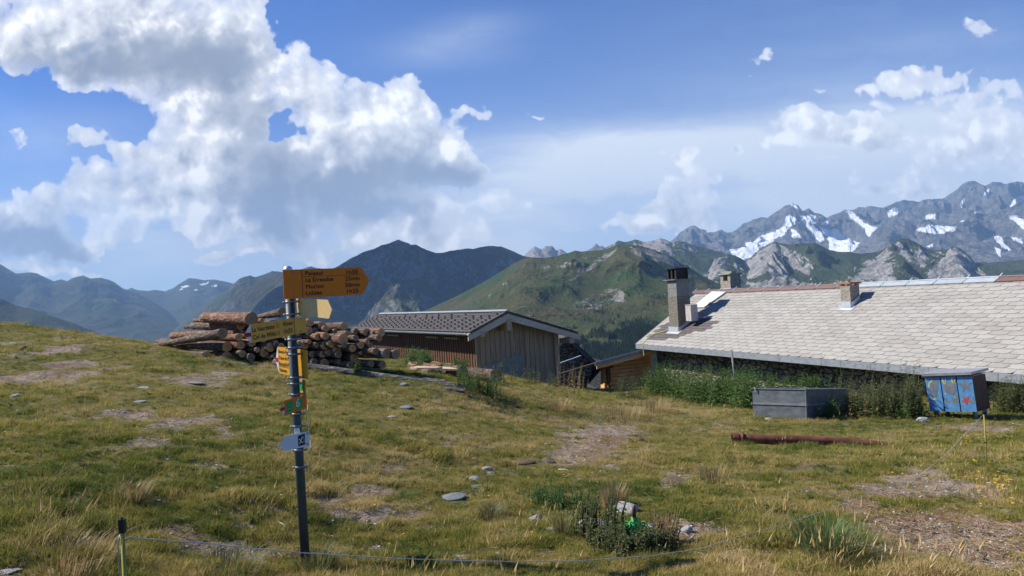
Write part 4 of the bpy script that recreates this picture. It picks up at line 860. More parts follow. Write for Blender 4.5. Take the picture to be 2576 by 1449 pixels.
# ---------------------------------------------------------------- signpost
PB = at(770, 1436, 4.85); PX0, PY0 = PB.x, 4.85
gzp = gz(PX0, PY0)
post = empty('signpost', (PX0, PY0, gzp)); tag(post, 'steel hiking signpost carrying yellow and white arrow signs', 'signpost')
M_post = simple('dull_galvanised_post', (.045, .058, .06), (.075, .092, .096), 12., .55, .25, .1, .002, (1, 1, .3))
ztop = at(729, 676, 4.85).z
b = MB(); b.tube([(PX0, PY0, gzp - .3), (PX0, PY0, ztop - .02)], .0295, 24); b.build('post', M_post, post, True)
M_alu = simple('bright_aluminium', (.60, .61, .62), (.75, .76, .77), 9., .35, .8, .05, .001)
b = MB(); b.tube([(PX0, PY0, ztop - .035), (PX0, PY0, ztop - .005), (PX0, PY0, ztop + .012), (PX0, PY0, ztop + .02)], [.0315, .0315, .024, .008], 24); b.build('post_cap', M_alu, post, True)
M_yel = simple('yellow_sign_paint', (.68, .335, .028), (.72, .365, .035), 30., .45, 0, .02, .0005)
M_yelback = simple('cream_yellow_sign_back', (.70, .49, .19), (.75, .53, .22), 30., .5, 0, .02, .0005)
M_ink = simple('black_sign_lettering', (.018, .016, .014), (.03, .028, .026), 30., .5, 0, 0, .001)
M_white = simple('white_sign_paint', (.62, .64, .66), (.70, .71, .72), 30., .5, 0, .02, .0005)
M_red = simple('crimson_sign_paint', (.42, .012, .03), (.48, .02, .045), 30., .5, 0, .02, .0005)
M_green = simple('green_sign_field', (.03, .30, .07), (.04, .36, .10), 30., .5, 0, .02, .0005)
M_boltm = simple('bolt_steel', (.16, .19, .21), (.30, .33, .35), 60., .5, .4, .05, .001)
def fp(x, y): return (x / 1.490683, y / 1.490683)             # full-size photo px
class Sign:
    def __init__(s, TL, TR, BR, BL, delta, off, name='sign_board', label=None, thick=.004):
        "board in the vertical plane through the post (+off towards the camera), turned by delta; corners from the photo"
        n = Vector((delta, -1, 0)).normalized(); s.n = n; o = Vector((PX0, PY0, 0)) + n * off
        def hit(q): u, v = uv_of(*fp(*q)); dv = Vector((u, 1, v)); return dv * (o.dot(n) / dv.dot(n))
        s.c = [hit(TL), hit(TR), hit(BR), hit(BL)]; s.hit = hit; s.name = name; s.label = label; s.th = thick; s.front = n if n.y < 0 else -n
    def p(s, a, b, h=0.0):
        "a: 0..1 left to right, b: 0..1 bottom to top"
        TL, TR, BR, BL = s.c; return (BL * (1 - a) + BR * a) * (1 - b) + (TL * (1 - a) + TR * a) * b + s.front * h
    def ab(s, q):
        "photo pixel -> board coordinates"
        P = s.hit(q); a, b = .5, .5
        for _ in range(12):
            e = P - s.p(a, b); ax = s.p(a + .01, b) - s.p(a - .01, b); ay = s.p(a, b + .01) - s.p(a, b - .01)
            a += .02 * e.dot(ax) / ax.length_squared; b += .02 * e.dot(ay) / ay.length_squared
        return a, b
    def board(s, outline, m, edge=None):
        b = MB(); b.prism([s.p(*q) for q in outline], -s.front * s.th); o = b.build(s.name, m, post)
        if s.label: o['label'] = s.label
        s.o = o; return o
    def poly(s, name, outline, m, h=.0012):
        b = MB(); b.prism([s.p(*q, h) for q in outline], -s.front * (h + .0003)); return b.build(name, m, s.o)
    def lines(s, name, segs, m, w=.006, h=.0014):
        b = MB()
        for (a0, b0), (a1, b1) in segs:
            P, Q = s.p(a0, b0, h), s.p(a1, b1, h); d = (Q - P).normalized(); sd = d.cross(s.front) * w * .5; b.prism([P - sd, Q - sd, Q + sd, P + sd], -s.front * .001)
        return b.build(name, m, s.o)
def glyphs(txt):
    cu = bpy.data.curves.new('t', 'FONT'); cu.body = txt; cu.size = 1.0; cu.resolution_u = 3; cu.space_character = 1.05; cu.offset = 0.0
    o = bpy.data.objects.new('t', cu); COL.objects.link(o); bpy.context.view_layer.update()
    me = bpy.data.meshes.new_from_object(o.evaluated_get(bpy.context.evaluated_depsgraph_get()))
    vs = [v.co.copy() for v in me.vertices]; fs = [tuple(p.vertices) for p in me.polygons]
    bpy.data.objects.remove(o); bpy.data.curves.remove(cu); bpy.data.meshes.remove(me); return vs, fs
def letter(sign, items, m, h=.0015, name='lettering'):
    "items: (text, left a, right a, baseline b, cap height b)"
    b = MB()
    for txt, a0, a1, b0, hh in items:
        vs, fs = glyphs(txt); x0 = min(v.x for v in vs); x1 = max(v.x for v in vs)
        for k, (da, db) in enumerate(((-.0016, 0), (.0016, .006), (0, -.006))): b.add([sign.p(a0 + da + (a1 - a0) * (v.x - x0) / (x1 - x0), b0 + db + v.y / .72 * hh, h + k * .0002) for v in vs], fs)
    return b.build(name, m, sign.o)
def bolts(sign, pts, r=.006):
    for q in pts:
        a, b_ = sign.ab(q); bb_ = MB(); P = sign.p(a, b_, 0); bb_.tube([P, P + sign.front * .004, P + sign.front * .006], [r, r, r * .6], 10); bb_.build('bolt', M_boltm, sign.o, True)
def tb(s, t0, q0, t1=None):
    return s.ab(q0)
def textspan(s, txt, x0, y0, x1, y1, hpx):
    "text from photo px (x0,y0) to (x1,y1) along the baseline, cap height in px"
    a0, b0 = s.ab((x0, y0)); a1, b1 = s.ab((x1, y1)); _, bt = s.ab((x0, y0 - hpx)); return (txt, a0, a1, (b0 + b1) / 2, bt - b0)
def k1(x, y): return (1050 + x / 7.246, 1000 + y / 7.245)
S1 = Sign(k1(72,88), k1(2205,18), k1(2245,752), k1(118,885), .55, .045, label='large orange-yellow sign with four destinations pointing right')
tip = S1.ab(k1(2432,380)); M_org = simple('orange_sign_paint', (.66, .175, .006), (.70, .195, .008), 30., .5, 0, .02, .0005)
S1.board([(0, 0), (0, 1), (1, 1), tip, (1, 0)], M_org)
A1 = lambda x, y: S1.ab(k1(x, y))
S1.lines('border_line', [(A1(590,75), A1(622,842))], M_ink, .0032); S1.lines('border_line', [(A1(604,270), A1(2200,222))], M_ink, .0022)
letter(S1, [textspan(S1, t_, *k1(x0, y0), *k1(x1, y1), h_ / 7.245) for t_, x0, y0, x1, y1, h_ in (
 ('Palasui', 688, 232, 1160, 216, 108), ('La Dreudze', 697, 412, 1450, 385, 110), ('Morion', 706, 592, 1190, 572, 108), ('Liddes', 712, 775, 1140, 750, 110),
 ('1h20', 1810, 205, 2112, 193, 110), ('25min', 1772, 376, 2160, 362, 108), ('50min', 1780, 550, 2165, 535, 108), ('1h25', 1830, 715, 2130, 705, 112))], M_ink)
bolts(S1, [k1(358,155), k1(390,785)])
S2 = Sign(k1(440,865), k1(1295,902), k1(1325,1412), k1(470,1320), -.85, -.045, label='blank cream back of an arrow sign pointing right behind the post')
S2.board([(0, 0), (0, 1), (1, 1), S2.ab(k1(1412,1165)), (1, 0)], M_yelback)
def k3(x, y): return (900 + x / 8.587, 1160 + y / 8.587)
S3 = Sign(k3(330,482), k3(2110,210), k3(2145,735), k3(370,1092), -.02, .045, label='yellow arrow sign pointing left to two destinations')
S3.board([(0, 0), S3.ab(k3(118,815)), (0, 1), (1, 1), (1, 0)], simple('ochre_yellow_sign_paint', (.74, .36, .055), (.78, .39, .065), 30., .5, 0, .02, .0005))
A3 = lambda x, y: S3.ab(k3(x, y))
S3.poly('arrow_tip', [A3(355,745), A3(190,762), A3(325,495), A3(338,500)], M_white); S3.poly('arrow_tip', [A3(368,1080), A3(190,905), A3(356,878)], M_white)
S3.poly('arrow_stripe', [A3(356,876), A3(190,903), A3(130,815), A3(175,762), A3(350,740)], M_red)
S3.lines('border_line', [(A3(1730,262), A3(1768,805))], M_ink, .0028)
letter(S3, [textspan(S3, t_, *k3(x0, y0), *k3(x1, y1), h_ / 8.587) for t_, x0, y0, x1, y1, h_ in (
 ('La Vuardette', 405, 735, 1112, 610, 150), ('Col de Mille', 425, 985, 1155, 838, 150), ('45min', 1382, 545, 1688, 500, 145), ('1h35', 1425, 785, 1690, 738, 150))], M_ink)
for x0, y0 in ((1158, 445), (1178, 690)):
    q = [A3(x0, y0 + 12), A3(x0 + 95, y0 - 6), A3(x0 + 105, y0 + 135), A3(x0 + 10, y0 + 155)]; S3.lines('pictogram', [(q[0], q[1]), (q[1], q[2]), (q[2], q[3]), (q[3], q[0]), (A3(x0 + 35, y0 + 40), A3(x0 + 70, y0 + 105)), (A3(x0 + 75, y0 + 55), A3(x0 + 35, y0 + 100))], M_ink, .0014)
bolts(S3, [k3(1940,290), k3(1970,705)])
def k4(x, y): return (1000 + x / 7.245, 1280 + y / 7.245)
S4 = Sign(k4(300,150), k4(1095,243), k4(1120,1032), k4(345,868), -1.0, -.045, label='bright yellow sign with four destinations half hidden behind the post')
S4.board([(0, 0), S4.ab(k4(246,490)), (0, 1), (1, 1), (1, 0)], M_yel)
A4 = lambda x, y: S4.ab(k4(x, y))
S4.poly('arrow_tip', [A4(316,447), A4(256,440), A4(292,165), A4(300,160)], M_white); S4.poly('arrow_tip', [A4(340,855), A4(262,565), A4(322,572)], M_white)
S4.poly('arrow_stripe', [A4(322,570), A4(260,562), A4(247,490), A4(256,442), A4(316,449)], M_red)
S4.lines('border_line', [(A4(342,672), A4(660,735))], M_ink, .0022)
letter(S4, [textspan(S4, t_, *k4(x0, y0), *k4(x1, y1), h_ / 7.245) for t_, x0, y0, x1, y1, h_ in (
 ("Boveire d'en", 328, 305, 585, 345, 88), ('Creux du Mâ', 342, 478, 635, 528, 92), ('Bourg-St-Pierre', 348, 640, 720, 712, 92), ('Valsorey', 358, 805, 550, 850, 92))], M_ink)
S5 = Sign(k4(900,1020), k4(1045,1050), k4(1060,1560), k4(905,1480), -1.0, -.045, label='small yellow sign with green field peeping out right of the post')
S5.board([(0, 0), (0, 1), (1, 1), (1, 0)], M_yel); S5.poly('green_field', [S5.ab(k4(*q)) for q in ((900,1060),(1010,1175),(1030,1330),(905,1330))], M_green)
def k6(x, y): return (1020 + x / 4.528, 1460 + y / 4.528)
S6 = Sign(k6(208,190), k6(580,85), k6(595,322), k6(216,452), .10, .045, label='small yellow arrow sign with green panels and a white six')
S6.board([(0, 0), S6.ab(k6(122,350)), (0, 1), (1, 1), (1, 0)], M_org)
A6 = lambda x, y: S6.ab(k6(x, y))
S6.poly('green_field', [A6(248,408), A6(244,222), A6(355,190), A6(358,375)], M_green); S6.poly('green_field', [A6(408,355), A6(402,172), A6(512,140), A6(518,320)], M_green)
S6.poly('arrow_tip', [A6(210,285), A6(170,310), A6(205,235)], M_white); S6.poly('arrow_tip', [A6(213,445), A6(165,375), A6(212,350)], M_white); S6.poly('arrow_stripe', [A6(213,348), A6(163,373), A6(148,352), A6(168,312), A6(211,287)], M_red)
letter(S6, [textspan(S6, '6', *k6(412,300), *k6(478,288), 32)], M_white, .0022, 'route_number')
letter(S6, [textspan(S6, 'Route', *k6(250,240), *k6(285,230), 2.6)], M_ink, .0022) if False else None
b = MB(); ca, cb_ = A6(300, 322); b.prism([S6.p(ca + .045 * math.cos(t_), cb_ + .13 * math.sin(t_) * (1 + .25 * math.sin(3 * t_)), .002) for t_ in np.linspace(0, 2 * math.pi, 15)[:-1]], -S6.front * .0008); b.build('emblem', M_ink, S6.o)
b = MB(); b.prism([S6.p(ca + .02 * math.cos(t_) - .012, cb_ + .06 * math.sin(t_), .0028) for t_ in np.linspace(0, 2 * math.pi, 11)[:-1]], -S6.front * .0006); b.build('emblem_centre', M_white, S6.o)
bolts(S6, [k6(556,130), k6(562,300)])
S7 = Sign(k6(225,788), k6(632,708), k6(636,958), k6(216,1050), .10, .045, label='pale grey arrow sign with a black emblem')
S7.board([(0, 0), S7.ab(k6(124,942)), (0, 1), (1, 1), (1, 0)], M_white)
A7 = lambda x, y: S7.ab(k6(x, y))
S7.poly('black_field', [A7(446,970), A7(440,788), A7(558,750), A7(565,935)], M_ink)
b = MB()
for q0, q1, w_ in (((462,842),(525,910),.006),((520,800),(468,928),.006)):
    P, Q = S7.p(*A7(*q0), .0022), S7.p(*A7(*q1), .0022); d = (Q - P).normalized(); sd = d.cross(S7.front) * w_ * .5; b.prism([P - sd, Q - sd, Q + sd, P + sd], -S7.front * .0006)
b.build('emblem', M_white, S7.o)
vs, fs = glyphs('ALPINE'); x1 = max(v.x for v in vs); b = MB(); P0 = A7(532, 790); P1 = A7(540, 905)
b.add([S7.p(P0[0] + (P1[0] - P0[0]) * v.x / x1 + .045 * v.y / .72, P0[1] + (P1[1] - P0[1]) * v.x / x1, .0022) for v in vs], fs); b.build('lettering', M_white, S7.o)
bolts(S7, [k6(603,745), k6(602,925)])
# edge-on plates right of the post
for q, lab in (((k6(600,345), k6(626,690)), 'narrow steel plate seen edge-on between the lower signs'), ((k6(650,985), k6(660,1440)), 'narrow steel plate seen edge-on below the pale sign')):
    u0, v0 = uv_of(*fp(*q[0])); u1, v1 = uv_of(*fp(*q[1])); y0 = PY0 + .02; c = Vector((u0 * y0, y0, v0 * y0)); e = Vector((u0 * y0, y0, v1 * y0))
    b = MB(); b.prism([c, e, e + Vector((u0 * .2, .20, 0)), c + Vector((u0 * .2, .20, .01))], Vector((.003, 0, 0))); o = b.build('sign_board', M_alu, post); o['label'] = lab
for fy in (1132, 1178, 1303, 1328, 1415, 1438, 1478, 1551, 1597, 1686, 1750, 1272):
    px = (1088 + (fy - 1100) * .0555) / 1.490683; z = at(px, fy / 1.490683, PY0).z
    b = MB(); b.tube([(PX0, PY0, z - .006), (PX0, PY0, z + .006)], .0315, 20)
    b.box((PX0 - .036, PY0 - .008, z), (.009, 0, 0), (0, .006, 0), (0, 0, .005)); b.box((PX0 + .045, PY0 - .01, z), (.014, 0, 0), (0, .009, 0), (0, 0, .007)); b.build('clamp', M_boltm, post, True)
b = MB(); px = (1105 + 13) / 1.490683; c = at(1126 / 1.490683 - 4, 1618 / 1.490683, PY0 - .033); b.prism([(PX0 + .0305 * math.sin(a_), PY0 - .0305 * math.cos(a_), c.z - .018) for a_ in (-.5, -.25, 0, .25, .5, .75)] + [(PX0 + .0302 * math.sin(a_), PY0 - .0302 * math.cos(a_), c.z - .018) for a_ in (.75, .5, .25, 0, -.25, -.5)], gb * .04); b.build('sticker', M_white, post)

# ---------------------------------------------------------------- electric fence
M_plas = simple('yellow_plastic', (.30, .26, .04), (.38, .34, .06), 20., .45)
M_blackp = simple('black_plastic', (.012, .012, .014), (.02, .02, .022), 20., .4)
dL = 2.35; p0 = at(308, 1340, dL); zg = gz(p0.x, p0.y)
st = empty('fence_stake', (p0.x, p0.y, zg)); tag(st, 'yellow plastic fence stake with black cap at the lower left', 'fence stake', 'electric fence stakes')
b = MB(); b.tube([(p0.x - .012, p0.y, zg - .1), (p0.x, p0.y, p0.z + .0)], [.0065, .0065], 10); b.build('shaft', M_plas, st, True)
b = MB(); pt = at(309, 1306, dL); b.box((p0.x + .001, p0.y, (p0.z + pt.z) / 2), (.0085, 0, 0), (0, .008, 0), (0, 0, (pt.z - p0.z) / 2)); b.tube([(p0.x + .001, p0.y, pt.z - .002), (p0.x + .001, p0.y, pt.z + .006)], .004, 8); b.build('cap', M_blackp, st)
dR = 7.7; r0 = at(2475, 1040, dR); r1 = at(2483, 1166, dR)
st2 = empty('fence_stake', r1); tag(st2, 'thin yellow fence stake in front of the blue cabinet', 'fence stake', 'electric fence stakes')
b = MB(); b.tube([r1 - Vector((0, 0, .1)), r0], .0065, 8); b.build('shaft', M_plas, st2, True)
b = MB(); b.box(r0 + Vector((0, 0, .008)), (.012, 0, 0), (0, .012, 0), (0, 0, .014)); b.build('cap', M_blackp, st2)
b = MB(); b.box(r0.lerp(r1, .58), (.009, 0, 0), (0, .009, 0), (0, 0, .006)); b.build('wire_clip', M_blackp, st2)
wpx = [(308,1349),(330,1352),(400,1358),(510,1366),(640,1380),(770,1391),(890,1399),(1000,1405),(1150,1410),(1300,1413),(1450,1411),(1640,1398),(1760,1380),(1877,1345),(1992,1313),(2100,1276),(2200,1236),(2306,1202),(2380,1142),(2447,1072),(2475,1042)]
wp_ = []
for x, y in wpx:
    t_ = (x - 308) / (2475 - 308); d = 1 / ((1 - t_) / dL + t_ / dR); q = at(x, y, d); q.z = max(q.z, gz(q.x, q.y) + .012); wp_.append(q)
sm = []
for i in range(len(wp_) - 1):
    for k in range(6): sm.append(wp_[i].lerp(wp_[i + 1], k / 6) + Vector((0, 0, rnd.uniform(-.0012, .0012))))
sm.append(wp_[-1]); b = MB(); b.tube(sm, .0019, 6)
tag(b.build('fence_wire', simple('twisted_grey_polywire', (.34, .34, .35), (.52, .52, .53), 60., .7), None, True), 'slack grey fence wire sagging across the grass between two stakes', 'wire')
b = MB(); b.tube([(p0.x - .008, p0.y - .012, zg), (p0.x - .010, p0.y - .012, p0.z - .03), (p0.x - .002, p0.y - .01, p0.z - .004)], .0022, 6); tag(b.build('wire_tail', M_galv, None, True), 'loose wire end hanging down the left fence stake', 'wire')

# ---------------------------------------------------------------- blue cabinet
def k5(x, y): return ((3000 + x / 3.0667) / 1.490683, (1300 + y / 3.0667) / 1.490683)
dc = 14.6
fl = at(*k5(1492,745), dc); fr = at(*k5(2045,752), dc - .58); tl_ = at(*k5(1432,350), dc); tr_ = at(*k5(1985,335), dc - .58)
up = ((tl_ - fl) + (tr_ - fr)) * .5; ex = fr - fl; dep = Vector((ex.y, -ex.x, 0)).normalized() * -.85 + Vector((0, 0, -.0)); dep = dep if dep.y > 0 else -dep
u_, v_ = uv_of(*k5(2200,705)); sc_ = (u_ * fr.y - fr.x) / (dep.x - u_ * dep.y); dep = dep * min(max(sc_, .4), 1.6); dep.z = v_ * (fr.y + dep.y) - fr.z
cab = empty('metal_cabinet', fl); tag(cab, 'tilted blue painted metal cabinet with faded yellow and red shapes', 'cabinet')
m, t = mat('chipped_blue_paint'); P = t.obj(); n = t.noise(P, 3.0, 7, .7); n2 = t.noise(P, 11, 6, .7)
c = t.mix(t.step(n2, .35, .7), (.09, .27, .52), (.15, .37, .62)); c = t.mix(t.step(n, .58, .63), c, (.20, .20, .19)); t.put(t.bs.inputs['Base Color'], c); t.bs.inputs['Roughness'].default_value = .6; M_blue = m
M_maroon = simple('dark_maroon_panel', (.055, .03, .033), (.09, .045, .045), 5., .7)
M_scuff = simple('worn_grey_patch', (.14, .19, .24), (.25, .25, .24), 9., .8); M_yp = simple('faded_yellow_paint', (.60, .52, .10), (.68, .60, .2), 14., .8); M_rp = simple('faded_red_paint', (.50, .06, .05), (.60, .12, .1), 14., .8)
def cp_(a, b_, c_=0.0): return fl + ex * a + up * b_ + dep * c_
b = MB(); b.prism([cp_(.02, 0, .02), cp_(.98, 0, .02), cp_(.98, 1, .02), cp_(.02, 1, .02)], dep * .97); b.build('body', M_maroon, cab)
of = -dep.normalized()
for i in range(3):
    b = MB(); a0, a1 = i / 3 + .012, (i + 1) / 3 - .012; b.prism([cp_(a0, .005), cp_(a1, .005), cp_(a1, .985), cp_(a0, .985)], of * .02); dr = b.build('door', M_blue, cab)
    def dpoly(pts, m_, nm='painted_shape', h=.0225):
        bb_ = MB(); bb_.prism([cp_(x, y) + of * h for x, y in pts], -of * .002); bb_.build(nm, m_, dr)
    if i == 0:
        dpoly([(.08,.42),(.06,.72),(.14,.86),(.27,.92),(.28,.80),(.22,.55),(.20,.42)], M_scuff); dpoly([(.05,.70),(.08,.84),(.17,.92),(.16,.87),(.10,.80),(.075,.68)], M_yp, 'painted_shape', .024); dpoly([(.10,.34),(.18,.40),(.17,.36),(.20,.33)], M_yp, 'painted_shape', .024)
    if i == 1:
        dpoly([(.36,.62),(.40,.80),(.50,.86),(.63,.78),(.64,.62),(.56,.50),(.44,.52)], M_scuff)
        for q in ([(.36,.90),(.39,.96),(.42,.78),(.40,.77)],[(.43,.95),(.45,.96),(.44,.80),(.425,.80)],[(.55,.96),(.58,.95),(.60,.80),(.57,.82)],[(.62,.90),(.65,.92),(.61,.78)],[(.38,.50),(.42,.54),(.41,.46)],[(.57,.42),(.60,.45),(.60,.38)]): dpoly(q, M_yp, 'painted_shape', .024)
    if i == 2:
        sx = lambda cx, cy, R_, ph: [(cx + (R_ if k % 2 == 0 else R_ * .42) * math.cos(ph + k * math.pi / 5) * .75, cy + (R_ if k % 2 == 0 else R_ * .42) * math.sin(ph + k * math.pi / 5)) for k in range(10)]
        dpoly(sx(.83, .74, .21, .4), M_scuff); dpoly(sx(.81, .33, .15, .9), M_rp); dpoly([(.88,.30),(.96,.42),(.97,.25),(.90,.22)], M_scuff)
b = MB(); lid0 = at(*k5(1412,318), dc - .1); b.prism([cp_(-.04, 1.02, -.06), cp_(1.0, 1.04, -.06), cp_(1.04, 1.10, 1.08), cp_(.0, 1.10, 1.08)], up.normalized() * .05); b.prism([cp_(.0, .995, -.01), cp_(1.0, .995, -.01), cp_(1.0, 1.03, .99), cp_(.0, 1.03, .99)], up.normalized() * .008); b.build('lid', simple('grey_sheet_lid', (.32, .33, .34), (.45, .46, .47), 6., .5, .4), cab)
for a_, c_ in ((.1, .15), (.9, .15), (.1, .85), (.9, .85)):
    b = MB(); q = cp_(a_, 0, c_); b.box(q - Vector((0, 0, .10)), (.03, 0, 0), (0, .03, 0), (0, 0, .10)); b.build('leg', M_galv, cab)

# ---------------------------------------------------------------- galvanised tank
def k4r(x, y): return ((2350 + x / 1.7289) / 1.490683, (960 + y / 1.7289) / 1.490683)
A = at(*k4r(1160,868), 14.4); A2 = at(*k4r(1165,1045), 14.4); B = at(*k4r(815,862), 15.2); C = at(*k4r(1435,865), 16.0)
hgt = A.z - A2.z + .05
tank = empty('metal_tank', A2); tag(tank, 'open rectangular galvanised metal tank in front of the weeds', 'tank')
tn = (B - A).cross(C - A).normalized(); tn = tn if tn.z > 0 else -tn; dn = -tn * hgt; D_ = B + C - A; ctr = (A + D_) / 2
def wallp(b, P, Q, nm, m_): 
    e = (Q - P).normalized(); nn = Vector((e.y, -e.x, 0)); nn = nn if (nn.dot(ctr - P) > 0) else -nn
    b = MB(); b.prism([P, Q, Q + dn, P + dn], nn * .012); b.build(nm, m_, tank)
for P, Q in ((A, B), (A, C), (B, D_), (C, D_)): wallp(None, P, Q, 'side_panel', M_dgalv)
b = MB()
for P, Q in ((A, B), (A, C), (B, D_), (C, D_)):
    e = (Q - P).normalized(); nn = Vector((e.y, -e.x, 0)); nn = nn if (nn.dot(ctr - P) < 0) else -nn
    b.prism([P - e * .03, Q + e * .03, Q + e * .03 + gb * .02, P - e * .03 + gb * .02], nn * .02)
    b.prism([P - e * .03 + dn * .53, Q + e * .03 + dn * .53, Q + e * .03 + dn * .47, P - e * .03 + dn * .47], nn * .02)
b.tube([A + nn * .0, A + dn], .014, 8); b.build('rim', M_galv, tank)
b = MB(); q = B.lerp(A, .04); b.tube([q + gb * .02, q + gb * .03 - Vector((0, .05, 0)), q - gb * .05 - Vector((0, .06, 0))], .012, 6); b.build('handle', M_bright, tank)

# ---------------------------------------------------------------- rusty pipe
m, t = mat('rusty_steel'); n = t.noise(t.v('MULTIPLY', t.obj(), (1, 1, .3)), 7., 8, .7); c = t.mix(t.step(n, .3, .7), (.085, .030, .020), (.19, .075, .05)); t.put(t.bs.inputs['Base Color'], t.mix(t.step(n, .6, .75), c, (.26, .13, .09))); bump(t, n, .5, .01); t.bs.inputs['Roughness'].default_value = .85; M_rust = m
pa = at(1842, 1103, 10.9); pbm = at(2120, 1111, 10.6); pc = at(2250, 1114, 10.5); r_ = 12.3 / FOC * 10.8
for q in (pa, pbm, pc): q.z = max(q.z, gz(q.x, q.y) + (r_ * .7 if q is not pc else .03))
pp_ = empty('rusty_pipe', pa); tag(pp_, 'long rusty brown pipe lying on the grass', 'pipe')
b = MB(); N = 26; ring = []
dirp = (pc - pa).normalized(); sd = dirp.cross(gb).normalized()
vs = []; fs = []; ns = 16
for i in range(N):
    q = i / (N - 1); c = pa.lerp(pc, q); fl_ = max(0, (q - .62) / .38)
    ry = r_ * (1 - .62 * fl_); rx = r_ * (1 + .35 * fl_ * (1 - q * .3))
    if q > .93: rx *= 1 - (q - .93) * 8
    for k in range(ns):
        a_ = 2 * math.pi * k / ns; vs.append(c + sd * rx * math.cos(a_) * (1 + rnd.uniform(-.02, .02)) + gb * (ry * math.sin(a_) - (r_ - ry) * .55))
fs = [(i * ns + k, i * ns + (k + 1) % ns, (i + 1) * ns + (k + 1) % ns, (i + 1) * ns + k) for i in range(N - 1) for k in range(ns)] + [tuple((N - 1) * ns + k for k in range(ns))]
b.add(vs, fs); b.build('tube', M_rust, pp_, True)
b = MB(); b.tube([pa - dirp * .004, pa + dirp * .09], r_ + .012, 16, cap=False); b.tube([pa + dirp * .12, pa + dirp * .16], r_ + .022, 16); b.build('flange', M_rust, pp_, True)

# ---------------------------------------------------------------- green valve head in the weeds, with an iron bar
g0 = G(1597, 1346); dG = g0.y; gt = at(1598, 1300, dG)
M_gp = simple('bright_green_paint', (.03, .26, .05), (.06, .38, .09), 24., .5, 0, .3, .004)
vh = empty('valve_head', g0); tag(vh, 'bright green cast valve head poking out of the weeds', 'valve head')
sc_ = dG / FOC; cx0 = at(1597, 1325, dG)
b = MB(); b.tube([cx0 + gb * (-26 * sc_), cx0 + gb * (-8 * sc_), cx0 + gb * (-2 * sc_), cx0 + gb * (6 * sc_), cx0 + gb * (13 * sc_), cx0 + gb * (14 * sc_), cx0 + gb * (24 * sc_)], [20 * sc_, 26 * sc_, 27 * sc_, 20 * sc_, 12 * sc_, 9 * sc_, 9 * sc_], 18); b.build('bonnet', M_gp, vh, True)
for k in range(6):
    a_ = k * math.pi / 3 + .3; q = cx0 + Vector((math.cos(a_), math.sin(a_), 0)) * 24 * sc_; b = MB(); b.box(q + gb * 4 * sc_, (4 * sc_, 0, 0), (0, 4 * sc_, 0), (0, 0, 6 * sc_)); b.build('lug', M_gp, vh)
b = MB(); b.tube([cx0 + gb * 24 * sc_, cx0 + gb * 44 * sc_, cx0 + gb * 52 * sc_], [5 * sc_, 5 * sc_, 3 * sc_], 8); b.build('spindle', M_rust, vh, True)
p = G(1612, 1367); q = at(1611, 1318, p.y); b = MB(); pts = [p - gb * .05 + (q - p) * k / 9 * 1.1 for k in range(10)]; b.tube(pts, [.009 + (.002 if k % 2 else 0) for k in range(10)], 8); tag(b.build('iron_bar', M_rust), 'dark ribbed iron bar standing beside the green valve head', 'bar')

# ---------------------------------------------------------------- stones
def rock(name, c, sx, sy, sz, m_, seed, label, cat='stone', flat=False, group=None, rot=None):
    bm = bmesh.new(); bmesh.ops.create_icosphere(bm, subdivisions=3, radius=1.0); r_ = random.Random(seed)
    pl = [Vector((r_.uniform(-1, 1), r_.uniform(-1, 1), r_.uniform(-.4, 1))).normalized() for _ in range(9)]; lim = [r_.uniform(.55, .85) for _ in pl]
    for v in bm.verts:
        p = v.co.copy()
        for n_, l in zip(pl, lim):
            d = p.dot(n_)
            if d > l: p -= n_ * (d - l) * .92
        nn = float(fbm(np.array([p.x * 2.3 + seed]), np.array([p.y * 2.3 + p.z * 1.7]), 3, seed)[0]); v.co = p * (1 + .10 * nn)
    me = bpy.data.meshes.new(name); bm.to_mesh(me); bm.free()
    o = link(name, me, m_); o.matrix_world = Matrix.Translation(c) @ Matrix.Rotation(rot if rot is not None else r_.uniform(-.6, .6), 4, 'Z') @ Matrix.Rotation(r_.uniform(-.12, .12), 4, 'X') @ Matrix.Diagonal((sx, sy, sz, 1))
    return tag(o, label, cat, group)
M_st1 = simple('pale_lichen_stone', (.25, .25, .24), (.52, .51, .49), 7., .9, 0, .9, .02, detail=8); M_st2 = simple('grey_green_slate', (.17, .19, .18), (.30, .32, .31), 9., .8, 0, .8, .02, (1, 3, 1), 8)
M_dung = simple('dried_cow_dung', (.14, .10, .065), (.26, .20, .14), 16., 1., 0, 1., .02, detail=8)
